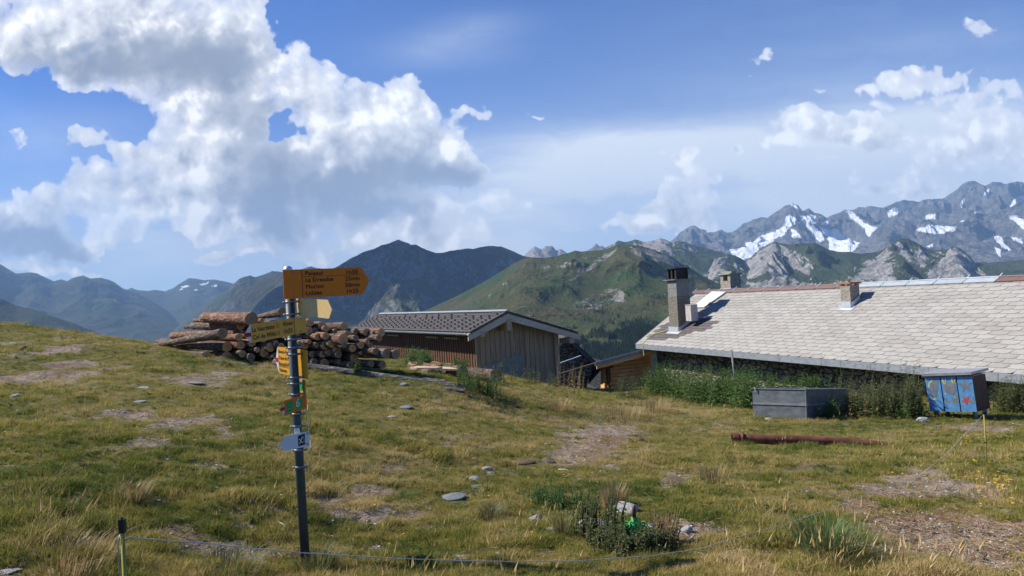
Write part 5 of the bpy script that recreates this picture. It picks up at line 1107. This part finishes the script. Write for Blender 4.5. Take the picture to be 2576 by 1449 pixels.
STN = [(1142,1248,38,16,'s','wide flat grey slate slab flush with the grass'),(1192,1206,17,9,'p','pale rounded stone behind the flat slate slab'),(1197,1222,15,6,'s','small flat stone just behind the slate slab'),(1226,1180,15,9,'p','knobbly white stone above the other stones mid-meadow'),
 (1348,1303,20,11,'p','squared pale stone left of the weed patch'),(1490,1318,32,15,'p','long whitish stone at the left edge of the weeds'),(1578,1277,32,20,'p','biggest grey boulder behind the green valve head'),
 (1725,1335,22,16,'p','pale crumbly stone slab right of the green valve head'),(1642,1322,28,6,'p','low pale rock ledge next to the green valve head'),(2321,1055,17,10,'p','pale stone below the blue cabinet'),(1934,1054,9,5,'p','small white stone in front of the tank'),
 (1690,1207,34,10,'d','cracked brown dung pat in the meadow'),(38,995,12,6,'p','small white stone at the far left edge of the meadow'),(60,875,13,9,'d','dark brown clod on the left rise'),(508,872,8,7,'d','small dark clod where the rise meets the logs'),
 (18,1436,32,13,'p','white stone at the bottom left corner'),(350,1010,18,5,'p','flat pale stone left of the signpost meadow'),(362,974,15,5,'p','thin white stone upslope on the left'),(495,962,24,6,'s','flat bluish stone near the left pole end'),
 (2535,1287,14,9,'s','round grey stone at the right edge'),(1016,967,12,6,'s','grey stone in front of the long grey pole'),(1020,1023,20,6,'s','flat grey stone right of the signpost signs'),(985,1048,13,4,'p','pale flat pebble beside the signpost meadow'),
 (1385,1330,16,5,'p','small pale stone under the squared stone'),(1610,1105,14,8,'d','brown clod beside the bare patch'),(1320,1160,22,9,'d','dark trampled clod left of the bare patch'),(1375,1158,20,9,'d','brown lump nearest the bare earth patch'),(1420,1165,18,8,'d','small brown lump right of the other lumps'),
 (2145,1330,8,5,'p','tiny pale stone beside the rush tuft'),(1560,1395,12,5,'p','tiny pale stone below the weeds')]
for i, (x, y, rx, ry, k, lab) in enumerate(STN):
    g = G(x, y + ry * .4); s_c = g.y / FOC; m_ = {'s': M_st2, 'p': M_st1, 'd': M_dung}[k]
    flat = ry < rx * .45
    rock('stone' if k != 'd' else 'dung_clod', g + gb * (.15 * ry * s_c), rx * s_c * 1.18, max(rx * s_c * .8, ry * s_c * 1.2), ry * s_c * (1.05 if not flat else .62), m_, 100 + i, lab, 'stone' if k != 'd' else 'clod')
# bare sticks
M_stick = simple('bleached_stick', (.34, .30, .25), (.52, .47, .40), 12.)
for (x0, y0, x1, y1, lab) in ((700,1380-60,728,1346,'curved bleached straw stick right of the signpost foot'),(1730,1372,1762,1347,'pale stick at the right edge of the weeds'),(1405,1185,1440,1192,'pale stick on the bare earth patch'),(1370,1120,1398,1122,'short pale stick beside the bare earth patch')):
    a, c_ = G(x0, y0), G(x1, y1); mdl = (a + c_) / 2 + Vector((0, 0, .03)); b = MB(); b.tube([a + gb * .012, mdl, c_ + gb * .012], [.007, .006, .004], 6); tag(b.build('stick', M_stick, None, True), lab, 'stick')

# ---------------------------------------------------------------- grass, herbs, gravel (nobody could count them)
rs = np.random.RandomState(7)
def protos(cname, meshes, m):
    c = bpy.data.collections.new(cname)
    for i, me in enumerate(meshes):
        me.materials.append(m); o = bpy.data.objects.new(cname + '_tuft', me); c.objects.link(o)
    return c
def blade_mesh(nb, spread, h0, h1, w, lean, curl, seed, heads=0.0, segs=3):
    r = random.Random(seed); vs = []; fs = []; sh = []
    for i in range(nb):
        a = r.uniform(0, 2 * math.pi); q = math.sqrt(r.random()) * spread; bx, by = q * math.cos(a), q * math.sin(a)
        h = r.uniform(h0, h1); az = r.uniform(0, 2 * math.pi); ln = r.uniform(.15, 1) * lean
        dx = math.cos(az) * ln + .25 * lean; dy = math.sin(az) * ln; fa = r.uniform(0, math.pi); wx, wy = math.cos(fa) * w / 2, math.sin(fa) * w / 2
        b = len(vs)
        for k in range(segs + 1):
            t = k / segs; wk = 1 - t * .85; x = bx + dx * h * (t * .5 + t * t * curl); y = by + dy * h * (t * .5 + t * t * curl); z = h * (t - .18 * curl * t * t)
            vs.append((x - wx * wk, y - wy * wk, z)); vs.append((x + wx * wk, y + wy * wk, z))
        for k in range(segs): fs.append((b + 2 * k, b + 2 * k + 1, b + 2 * k + 3, b + 2 * k + 2)); sh.append(r.random())
        if r.random() < heads:
            x, y, z = vs[-1]; n0 = len(vs); s = w * 1.6
            vs += [(x - s, y, z), (x, y - s, z + .012), (x + s, y, z), (x, y + s, z + .012), (x + dx * .02, y + dy * .02, z + .05), (x, y, z - .01)]
            fs += [(n0, n0 + 1, n0 + 4), (n0 + 1, n0 + 2, n0 + 4), (n0 + 2, n0 + 3, n0 + 4), (n0 + 3, n0, n0 + 4)]; sh += [1.2] * 4
    me = bpy.data.meshes.new('tuft'); me.from_pydata(vs, [], fs); at_ = me.attributes.new('sh', 'FLOAT', 'FACE'); at_.data.foreach_set('value', sh); me.update(); return me
def herb_mesh(nl, rad, seed, h=.02):
    r = random.Random(seed); vs = []; fs = []; sh = []
    for i in range(nl):
        a = r.uniform(0, 2 * math.pi); l = r.uniform(.5, 1) * rad; w = l * .22; z = r.uniform(.3, 1) * h; ca, sa = math.cos(a), math.sin(a); b = len(vs)
        ox, oy = r.uniform(-.6, .6) * rad, r.uniform(-.6, .6) * rad
        for t, ww, zz in ((0, .1, .2), (.35, 1, 1.0), (.7, .8, 1.1), (1, .05, .5)):
            vs.append((ox + ca * l * t - sa * w * ww, oy + sa * l * t + ca * w * ww, z * zz)); vs.append((ox + ca * l * t + sa * w * ww, oy + sa * l * t - ca * w * ww, z * zz))
        for k in range(3): fs.append((b + 2 * k, b + 2 * k + 1, b + 2 * k + 3, b + 2 * k + 2)); sh.append(r.random())
    me = bpy.data.meshes.new('herb'); me.from_pydata(vs, [], fs); at_ = me.attributes.new('sh', 'FLOAT', 'FACE'); at_.data.foreach_set('value', sh); me.update(); return me
def leafmat(name, ramp, transl=.35):
    m, t = mat(name); d = attr(t, 'tone', 'INSTANCER'); sh = attr(t, 'sh')
    c = t.ramp(t.m('ADD', d, t.m('MULTIPLY', t.m('SUBTRACT', sh, .5), .22)), ramp)
    c = t.mix(t.m('MULTIPLY', sh, .35), c, (1.25, 1.2, 1.0), 'MULTIPLY')
    t.put(t.bs.inputs['Base Color'], c); t.bs.inputs['Roughness'].default_value = .6; t.bs.inputs['Specular IOR Level'].default_value = .2
    tr = t.n('ShaderNodeBsdfTranslucent'); t.put(tr.inputs[0], c); mx = t.n('ShaderNodeMixShader'); mx.inputs[0].default_value = transl
    t.t.links.new(t.bs.outputs[0], mx.inputs[1]); t.t.links.new(tr.outputs[0], mx.inputs[2]); t.t.links.new(mx.outputs[0], t.out.inputs[0]); return m
GRAMP = [(0, (.060, .110, .020)), (.25, (.145, .180, .032)), (.5, (.31, .275, .062)), (.75, (.44, .34, .12)), (1, (.60, .46, .24))]
M_grass = leafmat('meadow_grass', GRAMP)
M_gravel_, tg = mat('gravel_bits'); tg.put(tg.bs.inputs['Base Color'], tg.ramp(attr(tg, 'tone', 'INSTANCER'), [(0, (.16, .13, .10)), (.5, (.34, .31, .27)), (1, (.60, .58, .54))]))
def scatter(name, P, rot, scl, kind, tone, coll, nk):
    me = bpy.data.meshes.new(name); me.vertices.add(len(P)); me.vertices.foreach_set('co', P.astype(np.float32).ravel())
    for k, v, ty in (('rot', rot, 'FLOAT_VECTOR'), ('scl', scl, 'FLOAT'), ('kind_i', kind, 'INT'), ('tone', tone, 'FLOAT')):
        a = me.attributes.new(k, ty, 'POINT'); a.data.foreach_set('vector' if ty == 'FLOAT_VECTOR' else 'value', np.asarray(v, np.int32 if ty == 'INT' else np.float32).ravel())
    o = bpy.data.objects.new(name, me); COL.objects.link(o)
    g = bpy.data.node_groups.new(name + '_scatter', 'GeometryNodeTree'); g.interface.new_socket('Geometry', in_out='INPUT', socket_type='NodeSocketGeometry'); g.interface.new_socket('Geometry', in_out='OUTPUT', socket_type='NodeSocketGeometry')
    N = g.nodes.new; gi, go = N('NodeGroupInput'), N('NodeGroupOutput'); ip = N('GeometryNodeInstanceOnPoints'); ci = N('GeometryNodeCollectionInfo'); ci.inputs['Collection'].default_value = coll; ci.inputs['Separate Children'].default_value = True; ci.inputs['Reset Children'].default_value = True
    mp = N('GeometryNodeMeshToPoints')
    def na(nm, ty): n = N('GeometryNodeInputNamedAttribute'); n.data_type = ty; n.inputs[0].default_value = nm; return n.outputs['Attribute']
    L = g.links.new; L(gi.outputs[0], mp.inputs['Mesh']); L(mp.outputs[0], ip.inputs['Points']); L(ci.outputs[0], ip.inputs['Instance']); ip.inputs['Pick Instance'].default_value = True
    L(na('kind_i', 'INT'), ip.inputs['Instance Index'])
    er = N('FunctionNodeEulerToRotation'); L(na('rot', 'FLOAT_VECTOR'), er.inputs[0]); L(er.outputs[0], ip.inputs['Rotation']); L(na('scl', 'FLOAT'), ip.inputs['Scale']); L(ip.outputs[0], go.inputs[0])
    md = o.modifiers.new('scatter', 'NODES'); md.node_group = g
    return tag(o, kind='stuff')
def footprint(x, y):
    "true where a building, the tank or the cabinet stands"
    a = (x - E0.x) * hu.x + (y - E0.y) * hu.y; w_ = (x - E0.x) * hv.x + (y - E0.y) * hv.y; r = (w_ > WI + .05)
    a2 = (x - SN.x) * sdir.x + (y - SN.y) * sdir.y; w2 = (x - SN.x) * sv.x + (y - SN.y) * sv.y; r |= (w2 > tl - .1) & (w2 < trr + .1) & (a2 > GI - .05)
    return r
def sample(n, d0, d1, p, ulim=.86):
    q = rs.rand(n); e = 1 - p; d = (d0 ** e + q * (d1 ** e - d0 ** e)) ** (1 / e); u = rs.uniform(-ulim, ulim, n); x = u * d; y = d
    k = ~footprint(x, y); return x[k], y[k]
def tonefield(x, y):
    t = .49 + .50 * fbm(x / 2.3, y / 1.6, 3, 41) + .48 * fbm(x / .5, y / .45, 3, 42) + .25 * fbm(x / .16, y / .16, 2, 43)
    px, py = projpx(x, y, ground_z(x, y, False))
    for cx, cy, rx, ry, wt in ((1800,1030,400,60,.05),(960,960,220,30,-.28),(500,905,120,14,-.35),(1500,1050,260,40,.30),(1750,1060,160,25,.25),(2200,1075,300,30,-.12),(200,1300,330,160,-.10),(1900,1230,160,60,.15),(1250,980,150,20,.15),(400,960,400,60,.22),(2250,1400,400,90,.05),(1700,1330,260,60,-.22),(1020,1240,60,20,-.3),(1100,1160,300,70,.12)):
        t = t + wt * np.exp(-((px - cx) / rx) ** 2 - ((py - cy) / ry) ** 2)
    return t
x, y = sample(230000, 2.9, 36, 1.30)
clr = np.zeros(len(x), bool)
for o_ in [o for o in bpy.data.objects if o.get('category') in ('stone', 'clod', 'pole')]:
    bb_ = [o_.matrix_world @ Vector(c) for c in o_.bound_box]; xa, xb, ya, yb = min(c.x for c in bb_), max(c.x for c in bb_), min(c.y for c in bb_), max(c.y for c in bb_)
    if o_.get('category') != 'pole': clr |= (x > xa) & (x < xb) & (y > ya - .10) & (y < yb)
clr |= (np.abs((x - pa.x) * dirp.y - (y - pa.y) * dirp.x) < .16) & (x > pa.x - .1) & (x < pc.x - .4)
x, y = x[~clr], y[~clr]
bf = bare_at(x, y); keep = rs.rand(len(x)) < np.clip(1.12 - np.clip(bf - .02, 0, 1) * 2.8, .09, 1) * np.clip(.80 + 1.3 * fbm(x / .22, y / .2, 3, 53), .28, 1); x, y, bf = x[keep], y[keep], bf[keep]
z = ground_z(x, y); d = y
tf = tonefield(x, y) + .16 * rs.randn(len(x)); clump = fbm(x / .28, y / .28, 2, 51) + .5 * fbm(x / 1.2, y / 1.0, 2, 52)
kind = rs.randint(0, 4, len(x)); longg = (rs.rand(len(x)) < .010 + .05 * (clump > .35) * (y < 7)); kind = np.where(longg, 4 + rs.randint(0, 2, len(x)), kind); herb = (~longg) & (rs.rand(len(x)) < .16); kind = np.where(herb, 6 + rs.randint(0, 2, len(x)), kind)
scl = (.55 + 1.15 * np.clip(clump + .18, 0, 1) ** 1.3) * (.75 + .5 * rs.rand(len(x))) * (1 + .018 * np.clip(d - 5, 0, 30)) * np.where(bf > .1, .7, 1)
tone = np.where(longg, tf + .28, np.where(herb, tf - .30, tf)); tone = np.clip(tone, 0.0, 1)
rot = np.stack([rs.uniform(-.15, .15, len(x)), rs.uniform(-.05, .25, len(x)), rs.uniform(-1.2, 1.2, len(x))], -1)
gc = protos('grass', [blade_mesh(22, .075, .022, .055, .0040, .8, .5, 1), blade_mesh(26, .09, .02, .05, .0042, 1.0, .6, 2), blade_mesh(20, .065, .03, .075, .0040, .7, .5, 3), blade_mesh(24, .10, .018, .045, .0042, 1.2, .7, 4),
 blade_mesh(7, .04, .07, .16, .0022, 1.0, .7, 5, .25, 5), blade_mesh(12, .06, .05, .12, .0026, 1.4, .9, 6, .05, 5), herb_mesh(14, .032, 7), herb_mesh(18, .026, 8, .03)], M_grass)
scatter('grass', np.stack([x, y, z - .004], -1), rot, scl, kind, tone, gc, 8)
print('tufts', len(x))
# gravel on the worn patches
def pebble(seed):
    bm = bmesh.new(); bmesh.ops.create_icosphere(bm, subdivisions=1, radius=1.0); r = random.Random(seed)
    for v in bm.verts: v.co *= r.uniform(.7, 1.15); v.co.z *= .55
    me = bpy.data.meshes.new('pebble'); bm.to_mesh(me); bm.free(); return me
x, y = sample(120000, 2.9, 24, 1.4); bf = bare_at(x, y); k = rs.rand(len(x)) < np.clip((bf - .06) * 1.4, 0.012, .75); x, y = x[k], y[k]; n = len(x); print('pebbles', n)
scatter('gravel', np.stack([x, y, ground_z(x, y) + .001], -1), rs.uniform(-3, 3, (n, 3)) * np.array([.1, .1, 1]), (.004 + .011 * rs.rand(n) ** 3) * (1 + .05 * (y - 5)), rs.randint(0, 3, n), np.clip(.45 + .28 * rs.randn(n), 0, 1), protos('gravel', [pebble(i) for i in range(3)], M_gravel_), 3)
# dry litter: bits of straw and bark
def straw(seed):
    r = random.Random(seed); b = MB(); b.tube([(-.03, 0, .003), (0, r.uniform(-.006, .006), .008), (.03, 0, .002)], [.0016, .002, .001], 4); return b.mesh('straw')
x, y = sample(110000, 2.9, 20, 1.5); bf = bare_at(x, y); k = rs.rand(len(x)) < np.clip(.10 + (bf) * .8, .04, .6); x, y = x[k], y[k]; n = len(x)
scatter('dry_litter', np.stack([x, y, ground_z(x, y) + .004], -1), rs.uniform(-1, 1, (n, 3)) * np.array([.25, .25, 3.1]), .6 + .9 * rs.rand(n), rs.randint(0, 3, n), np.clip(.5 + .3 * rs.randn(n), 0, 1), protos('dry_litter', [straw(i) for i in range(3)], simple('dry_straw', (.22, .14, .08), (.46, .36, .24), 4., .9)), 3)
# small flowers
def flower(seed):
    b = MB(); b.tube([(0, 0, 0), (.004, 0, .04)], .0008, 4)
    for k in range(5):
        a = k * 2 * math.pi / 5; c, s = math.cos(a), math.sin(a); b.add([(.004, 0, .041), (.004 + .010 * c - .004 * s, .010 * s + .004 * c, .044), (.004 + .013 * c, .013 * s, .043), (.004 + .010 * c + .004 * s, .010 * s - .004 * c, .044)], [(0, 1, 2, 3)])
    return b.mesh('flower')
M_flow, tg = mat('petals'); tg.put(tg.bs.inputs['Base Color'], tg.ramp(attr(tg, 'tone', 'INSTANCER'), [(0, (.75, .42, .02)), (.55, (.75, .50, .03)), (.6, (.42, .10, .38)), (.8, (.62, .60, .56))]))
spots = [(2500,1230,60,40,70),(2460,1100,120,20,60),(1100,1080,500,120,60),(2150,1060,200,20,50),(1050,960,200,30,40),(300,1050,300,100,30),(1200,1300,300,80,16),(2400,1200,200,60,40),(1500,1110,200,50,20)]
X_, Y_ = [], []
for cx, cy, rx, ry, n in spots:
    for k in range(n):
        p = G(cx + rx * rs.randn() * .6, cy + ry * rs.randn() * .6); X_.append(p.x); Y_.append(p.y)
x, y = np.array(X_), np.array(Y_); n = len(x); q = rs.rand(n)
scatter('meadow_flowers', np.stack([x, y, ground_z(x, y)], -1), rs.uniform(-.3, .3, (n, 3)), .7 + .5 * rs.rand(n), rs.randint(0, 2, n), np.where(q < .8, .3, np.where(q < .88, .65, .9)), protos('meadow_flowers', [flower(1), flower(2)], M_flow), 2)

# ---------------------------------------------------------------- tall weeds
M_weed = None
def weedmat(name, c1, c2, c3):
    m, t = mat(name); tt = attr(t, 'tint'); c = t.ramp(tt, [(0, c1), (.5, c2), (.9, c3), (1, (.30, .17, .12))]); t.put(t.bs.inputs['Base Color'], c); t.bs.inputs['Roughness'].default_value = .55
    tr = t.n('ShaderNodeBsdfTranslucent'); t.put(tr.inputs[0], c); mx = t.n('ShaderNodeMixShader'); mx.inputs[0].default_value = .3
    t.t.links.new(t.bs.outputs[0], mx.inputs[1]); t.t.links.new(tr.outputs[0], mx.inputs[2]); t.t.links.new(mx.outputs[0], t.out.inputs[0]); return m
M_weed = weedmat('nettle_green', (.055, .115, .025), (.10, .18, .045), (.18, .23, .08)); M_weed2 = weedmat('dull_weed_green', (.065, .09, .03), (.12, .145, .055), (.24, .22, .10)); M_straw = weedmat('straw_stalks', (.22, .16, .07), (.34, .25, .11), (.46, .36, .18))
M_pink = simple('willowherb_pink', (.36, .09, .27), (.50, .16, .40), 20.)
def weeds(label, spots, h0, h1, nst, leaf, m, seed, cat='weeds', name='weed_clump', leaves=13, flowers=0.0, wind=.12, group='weed clumps'):
    "spots: photo px (x, y) of stem feet, spread in px"
    r = random.Random(seed); st_b, lf_b, fl_b = MB(), MB(), MB(); root = None
    for i in range(nst):
        sx, sy, rx, ry = r.choice(spots) if isinstance(spots, list) else spots
        g = G(sx + r.gauss(0, rx * .5), sy + r.gauss(0, ry * .5))
        if root is None: root = g
        if bool(footprint(np.array([g.x]), np.array([g.y]))[0]): g = g - hv * .7
        h = r.uniform(h0, h1) * (1 - .25 * abs(r.gauss(0, .5))); az = r.uniform(0, 6.28); ln = r.uniform(0, .22); top = g + Vector((math.cos(az) * ln * h + wind * h, math.sin(az) * ln * h, h)); mid = (g + top) / 2 + Vector((-wind * h * .3, 0, .03 * h))
        st_b.tube([g - Vector((0, 0, .05)), mid, top], [.004 + .002 * h, .003 + .001 * h, .0012], 4, 0, r.uniform(.0, 1) ** 2)
        nl = int(leaves * (.7 + .6 * r.random()))
        for k in range(nl):
            q = .12 + .88 * k / nl; p = g.lerp(mid, q * 2) if q < .5 else mid.lerp(top, q * 2 - 1)
            a = k * 2.4 + r.uniform(-.5, .5); l = leaf * (1.15 - .65 * q) * r.uniform(.7, 1.2); dr = Vector((math.cos(a), math.sin(a), r.uniform(-.15, .55))).normalized(); sd = dr.cross(gb).normalized() * l * .24
            m1 = p + dr * l * .45 + gb * l * .05; tp = p + dr * l - gb * l * r.uniform(.05, .35); lf_b.add([p, m1 - sd, tp, m1 + sd], [(0, 1, 2), (0, 2, 3)], 0, min(.97, max(0.01, r.gauss(.38, .25))))
        if r.random() < flowers:
            for k in range(7): c = top + Vector((r.uniform(-.01, .01), r.uniform(-.01, .01), -.012 * k)); fl_b.add([c + Vector((r.uniform(-.013, .013), r.uniform(-.013, .013), r.uniform(-.01, .01))) for _ in range(4)], [(0, 1, 2, 3)])
    o = empty(name, root); tag(o, label, cat, group); st_b.build('stems', m, o); lf_b.build('leaves', m, o)
    if fl_b.v: fl_b.build('flowers', M_pink, o)
    return o
weeds('dense green nettles against the far end of the stone wall', [(1660,990,40,10),(1720,1000,50,12),(1780,1010,50,12)], .7, 1.35, 300, .15, M_weed, 1, leaves=15)
weeds('dense green nettles left of the metal tank', [(1840,1015,50,12),(1880,1025,40,10)], .7, 1.25, 270, .15, M_weed, 2, leaves=15)
weeds('nettles rising behind the metal tank', [(1950,1005,50,6),(2040,1010,40,5)], .75, 1.0, 120, .14, M_weed, 3)
weeds('duller weeds between tank and blue cabinet', [(2140,1040,40,10),(2190,1045,50,10),(2240,1045,40,8),(2290,1045,30,8)], .45, .85, 320, .10, M_weed2, 4, leaves=14)
weeds('tall thin weeds along the wall left of the cabinet', [(2120,1030,40,5),(2200,1030,60,5),(2290,1030,30,5)], .9, 1.3, 40, .10, M_weed2, 5, leaves=16)
weeds('weeds in the shadow right of the blue cabinet', [(2520,1035,30,8),(2560,1035,20,6)], .5, .9, 90, .10, M_weed2, 6)
weeds('low leafy plants right at the tank corner', [(2090,1052,20,5),(2060,1050,16,4)], .25, .5, 90, .09, M_weed, 7)
weeds('small weeds growing up before the blue cabinet doors', [(2350,1046,4,2),(2380,1048,6,2),(2398,1046,5,2)], .45, .8, 9, .08, M_weed2, 8, leaves=22)
weeds('tall seeding weeds in front of the shed gable', [(1165,975,22,8),(1190,985,25,8),(1235,995,30,8)], .25, .55, 75, .06, M_weed, 9, leaves=16, wind=.05)
weeds('bright green nettles at the brown shed wall', [(1045,922,22,3),(1065,925,18,3)], .3, .6, 80, .16, M_weed, 10)
weeds('green plant clump at the shed corner', [(1150,940,12,3),(1165,944,10,3)], .25, .5, 45, .12, M_weed, 11)
weeds('scattered plants at the foot of the grey gable wall', [(1270,962,30,4),(1340,968,30,4),(1395,975,15,4)], .3, .6, 60, .09, M_weed2, 12)
weeds('thin dry stalks on the brow right of the shed', [(1420,985,20,5),(1450,992,20,5)], .5, .9, 22, .07, M_straw, 13)
weeds('tall pink-flowered willowherb before the wooden lean-to', [(1570,1000,18,5),(1600,1003,16,5)], .6, 1.1, 40, .10, M_weed2, 14, flowers=.12)
weeds('dense dark weeds around the green valve head', [(1520,1378,45,14),(1580,1392,55,12),(1640,1384,45,10)], .08, .20, 170, .045, M_weed2, 15, leaves=9)
weeds('broken stalks and leaves left of the valve head', [(1480,1350,35,12),(1540,1355,25,10)], .2, .42, 60, .05, M_weed2, 16, leaves=9)
weeds('purple-flowered herb tangle in the meadow hollow', [(1400,1270,40,18),(1450,1280,40,16),(1360,1260,30,12)], .08, .20, 120, .04, M_weed, 17, leaves=9, flowers=.03)
weeds('reddish dry herbs right of the green valve head', [(1660,1368,30,10),(1690,1376,16,6)], .12, .26, 90, .04, M_straw, 18, leaves=6)
weeds('small leafy plant at the foot of the log pile', [(1085-30,935,4,2),(900,945,8,2)], .2, .4, 12, .09, M_weed, 19)
weeds('low weeds under the left edge of the blue cabinet', [(2310,1050,20,5),(2270,1052,30,5)], .15, .35, 80, .08, M_weed, 20)
# grass tussocks
def tussock(label, px, py, n, h, rad, m, seed, lean=.5, tn=(0.0, 1.0)):
    g = G(px, py); r = random.Random(seed); b = MB()
    for i in range(n):
        a = r.uniform(0, 6.28); q = math.sqrt(r.random()) * rad; p = g + Vector((q * math.cos(a), q * math.sin(a), -.02)); hh = h * r.uniform(.5, 1); o_ = Vector((math.cos(a), math.sin(a), 0)) * (q / rad) * lean * hh + Vector((.12 * hh, 0, 0)); w_ = Vector((math.cos(a + 1.5), math.sin(a + 1.5), 0)) * .0028
        p1 = p + o_ * .35 + gb * hh * .55; p2 = p + o_ + gb * hh * (1 - .35 * lean * q / rad)
        b.add([p - w_, p + w_, p1 + w_ * .8, p1 - w_ * .8, p2], [(0, 1, 2, 3), (3, 2, 4)], 0, r.uniform(*tn))
    return tag(b.build('grass_tussock', m), label, 'grass tuft', 'grass tussocks standing above the turf')
tussock('largest dark rush tussock, lower right of the meadow', 2080, 1395, 520, .30, .15, M_weed, 1, .9, (.1, .9))
tussock('second rush tussock beside and below the largest one', 2125, 1420, 300, .24, .12, M_weed2, 2, 1.0, (.3, 1.))
tussock('orange straw tussock behind the biggest boulder', 1545, 1275, 380, .26, .10, M_straw, 3, .35)
tussock('tall pale grass tuft right of the squared stone', 1415, 1345, 120, .22, .06, M_weed2, 4, .6, (.5, 1))
tussock('sparse straw tuft in the middle right meadow', 1800, 1215, 130, .28, .14, M_straw, 5, .9)
tussock('green grass tuft at the signpost foot', 795, 1440, 260, .22, .12, M_weed2, 6, .8, (.2, .9))
tussock('green wispy tuft in the lower centre of the meadow', 1240, 1305, 200, .17, .09, M_weed2, 7, .8, (.3, 1))
tussock('tawny grass tussock on the left slope', 320, 1250, 300, .16, .16, M_straw, 8, .9)
tussock('bright green leafy tuft between signpost and slate slab', 1018, 1248, 240, .07, .10, M_weed, 9, 1.2, (.3, .8))
tussock('dark green tuft low on the left slope', 430, 1095, 200, .10, .13, M_weed, 10, 1.1, (0, .5))
tussock('broad dry tuft on the rise before the lean-to', 1400, 1030, 260, .30, .28, M_straw, 11, .9)
tussock('straw-coloured tall grass before the nettles', 1640, 1035, 420, .34, .6, M_straw, 12, .7)
tussock('dry seeding grass in front of the nettle bank', 1560, 1050, 420, .30, .6, M_straw, 13, .7)
tussock('long grass at the bottom edge left of centre', 560, 1440, 300, .18, .25, M_weed2, 14, 1., (.4, 1))
tussock('long dry grass in the lower left corner', 150, 1420, 360, .18, .30, M_straw, 15, 1.)

# ---------------------------------------------------------------- conifers on the far slope and cloud added to shade the dark mountain
def conifer(n, seed):
    b = MB(); r = random.Random(seed); b.tube([(0, 0, 0), (0, 0, .3)], .03, 5)
    for k in range(6):
        z0 = .08 + k * .15; rr = .24 * (1 - k / 6.6); pts = [(rr * (1 if j % 2 else .6) * math.cos(j * math.pi / 6) * r.uniform(.8, 1.2), rr * (1 if j % 2 else .6) * math.sin(j * math.pi / 6) * r.uniform(.8, 1.2), z0 - (.03 if j % 2 else 0)) for j in range(12)]
        b.add(pts + [(0, 0, z0 + .26)], [(j, (j + 1) % 12, 12) for j in range(12)])
    return b.mesh('conifer')
hillo = bpy.data.objects['green_hill']; hv_ = np.empty(len(hillo.data.vertices) * 3, np.float32); hillo.data.vertices.foreach_get('co', hv_); hv_ = hv_.reshape(-1, 3); PXh, PYh = projpx(hv_[:, 0], hv_[:, 1], hv_[:, 2])
nn_ = fbm(hv_[:, 0] / 90, hv_[:, 1] / 90, 3, 91) + .5 * fbm(hv_[:, 0] / 30, hv_[:, 1] / 30, 2, 92)
lim = 838 + 14 * np.sin(PXh / 45.) + np.clip(1440 - PXh, 0, 400) * .2
pr = np.where(PYh > lim + 8, .9 * (nn_ > -.22), np.where(PYh > lim - 22, .22 * (nn_ > .02), 0)) * (PXh > 1380) * (PXh < 1720) * (hv_[:, 1] < 2100)
pr = np.maximum(pr, ((PXh > 1440) & (PXh < 1700) & (PYh > 745) & (PYh <= lim) & (nn_ > .15)) * .012 * 8)
pr = np.maximum(pr, ((PXh > 880) & (PXh < 1400) & (PYh > 790) & (nn_ > .2)) * .03)
idx = np.where(rs.rand(len(pr)) < pr)[0]; idx = idx[rs.permutation(len(idx))[:26000]]; print('conifers', len(idx))
P = hv_[idx] + rs.uniform(-2.5, 2.5, (len(idx), 3)) * np.array([1, 1.6, 0]); low = PYh[idx] > lim[idx] + 4; n = len(idx)
mt_, tt = mat('conifer_needles'); tt.put(tt.bs.inputs['Base Color'], tt.mix(attr(tt, 'tone', 'INSTANCER'), (.010, .022, .010), (.028, .050, .018)))
scatter('forest', P, np.stack([rs.uniform(-.04, .04, n), rs.uniform(-.04, .04, n), rs.uniform(0, 6, n)], -1), np.where(low, 10 + 7 * rs.rand(n), 4 + 5 * rs.rand(n)), rs.randint(0, 3, n), rs.rand(n), protos('forest', [conifer(9, i) for i in range(3)], mt_), 3)

# unseen cumulus added above and left of the frame to shade the dark mountain
mc, tc = mat('cloud_white'); tc.put(tc.bs.inputs['Base Color'], (.85, .86, .88)); tc.bs.inputs['Specular IOR Level'].default_value = 0
def shade_cloud(name, target, up_, rx, ry, rz, seed, label):
    c = Vector(target) + SUN * up_; bm = bmesh.new(); bmesh.ops.create_icosphere(bm, subdivisions=6, radius=1.0)
    co = np.array([v.co for v in bm.verts]); nz_ = 1 + .30 * fbm(co[:, 0] * 1.6 + seed, co[:, 1] * 1.6 + co[:, 2], 4, seed) + .18 * ridged(co[:, 0] * 4 + co[:, 2], co[:, 1] * 4 - co[:, 2] * 2, 4, seed + 3)
    for v, s in zip(bm.verts, nz_): v.co = v.co * float(s); v.co.z = max(v.co.z, -.35)
    me = bpy.data.meshes.new(name); bm.to_mesh(me); bm.free(); me.transform(Matrix.Diagonal((rx, ry, rz, 1))); o = link(name, me, mc, None, True); o.location = c
    return tag(o, label, 'shade_cloud', kind='structure')
dmz = at(1010, 660, 5900)
shade_cloud('shade_cloud', dmz + Vector((-150, -300, -100)), 6400, 1000, 1050, 480, 4, 'high cumulus added out of frame to shade the dark mountain')
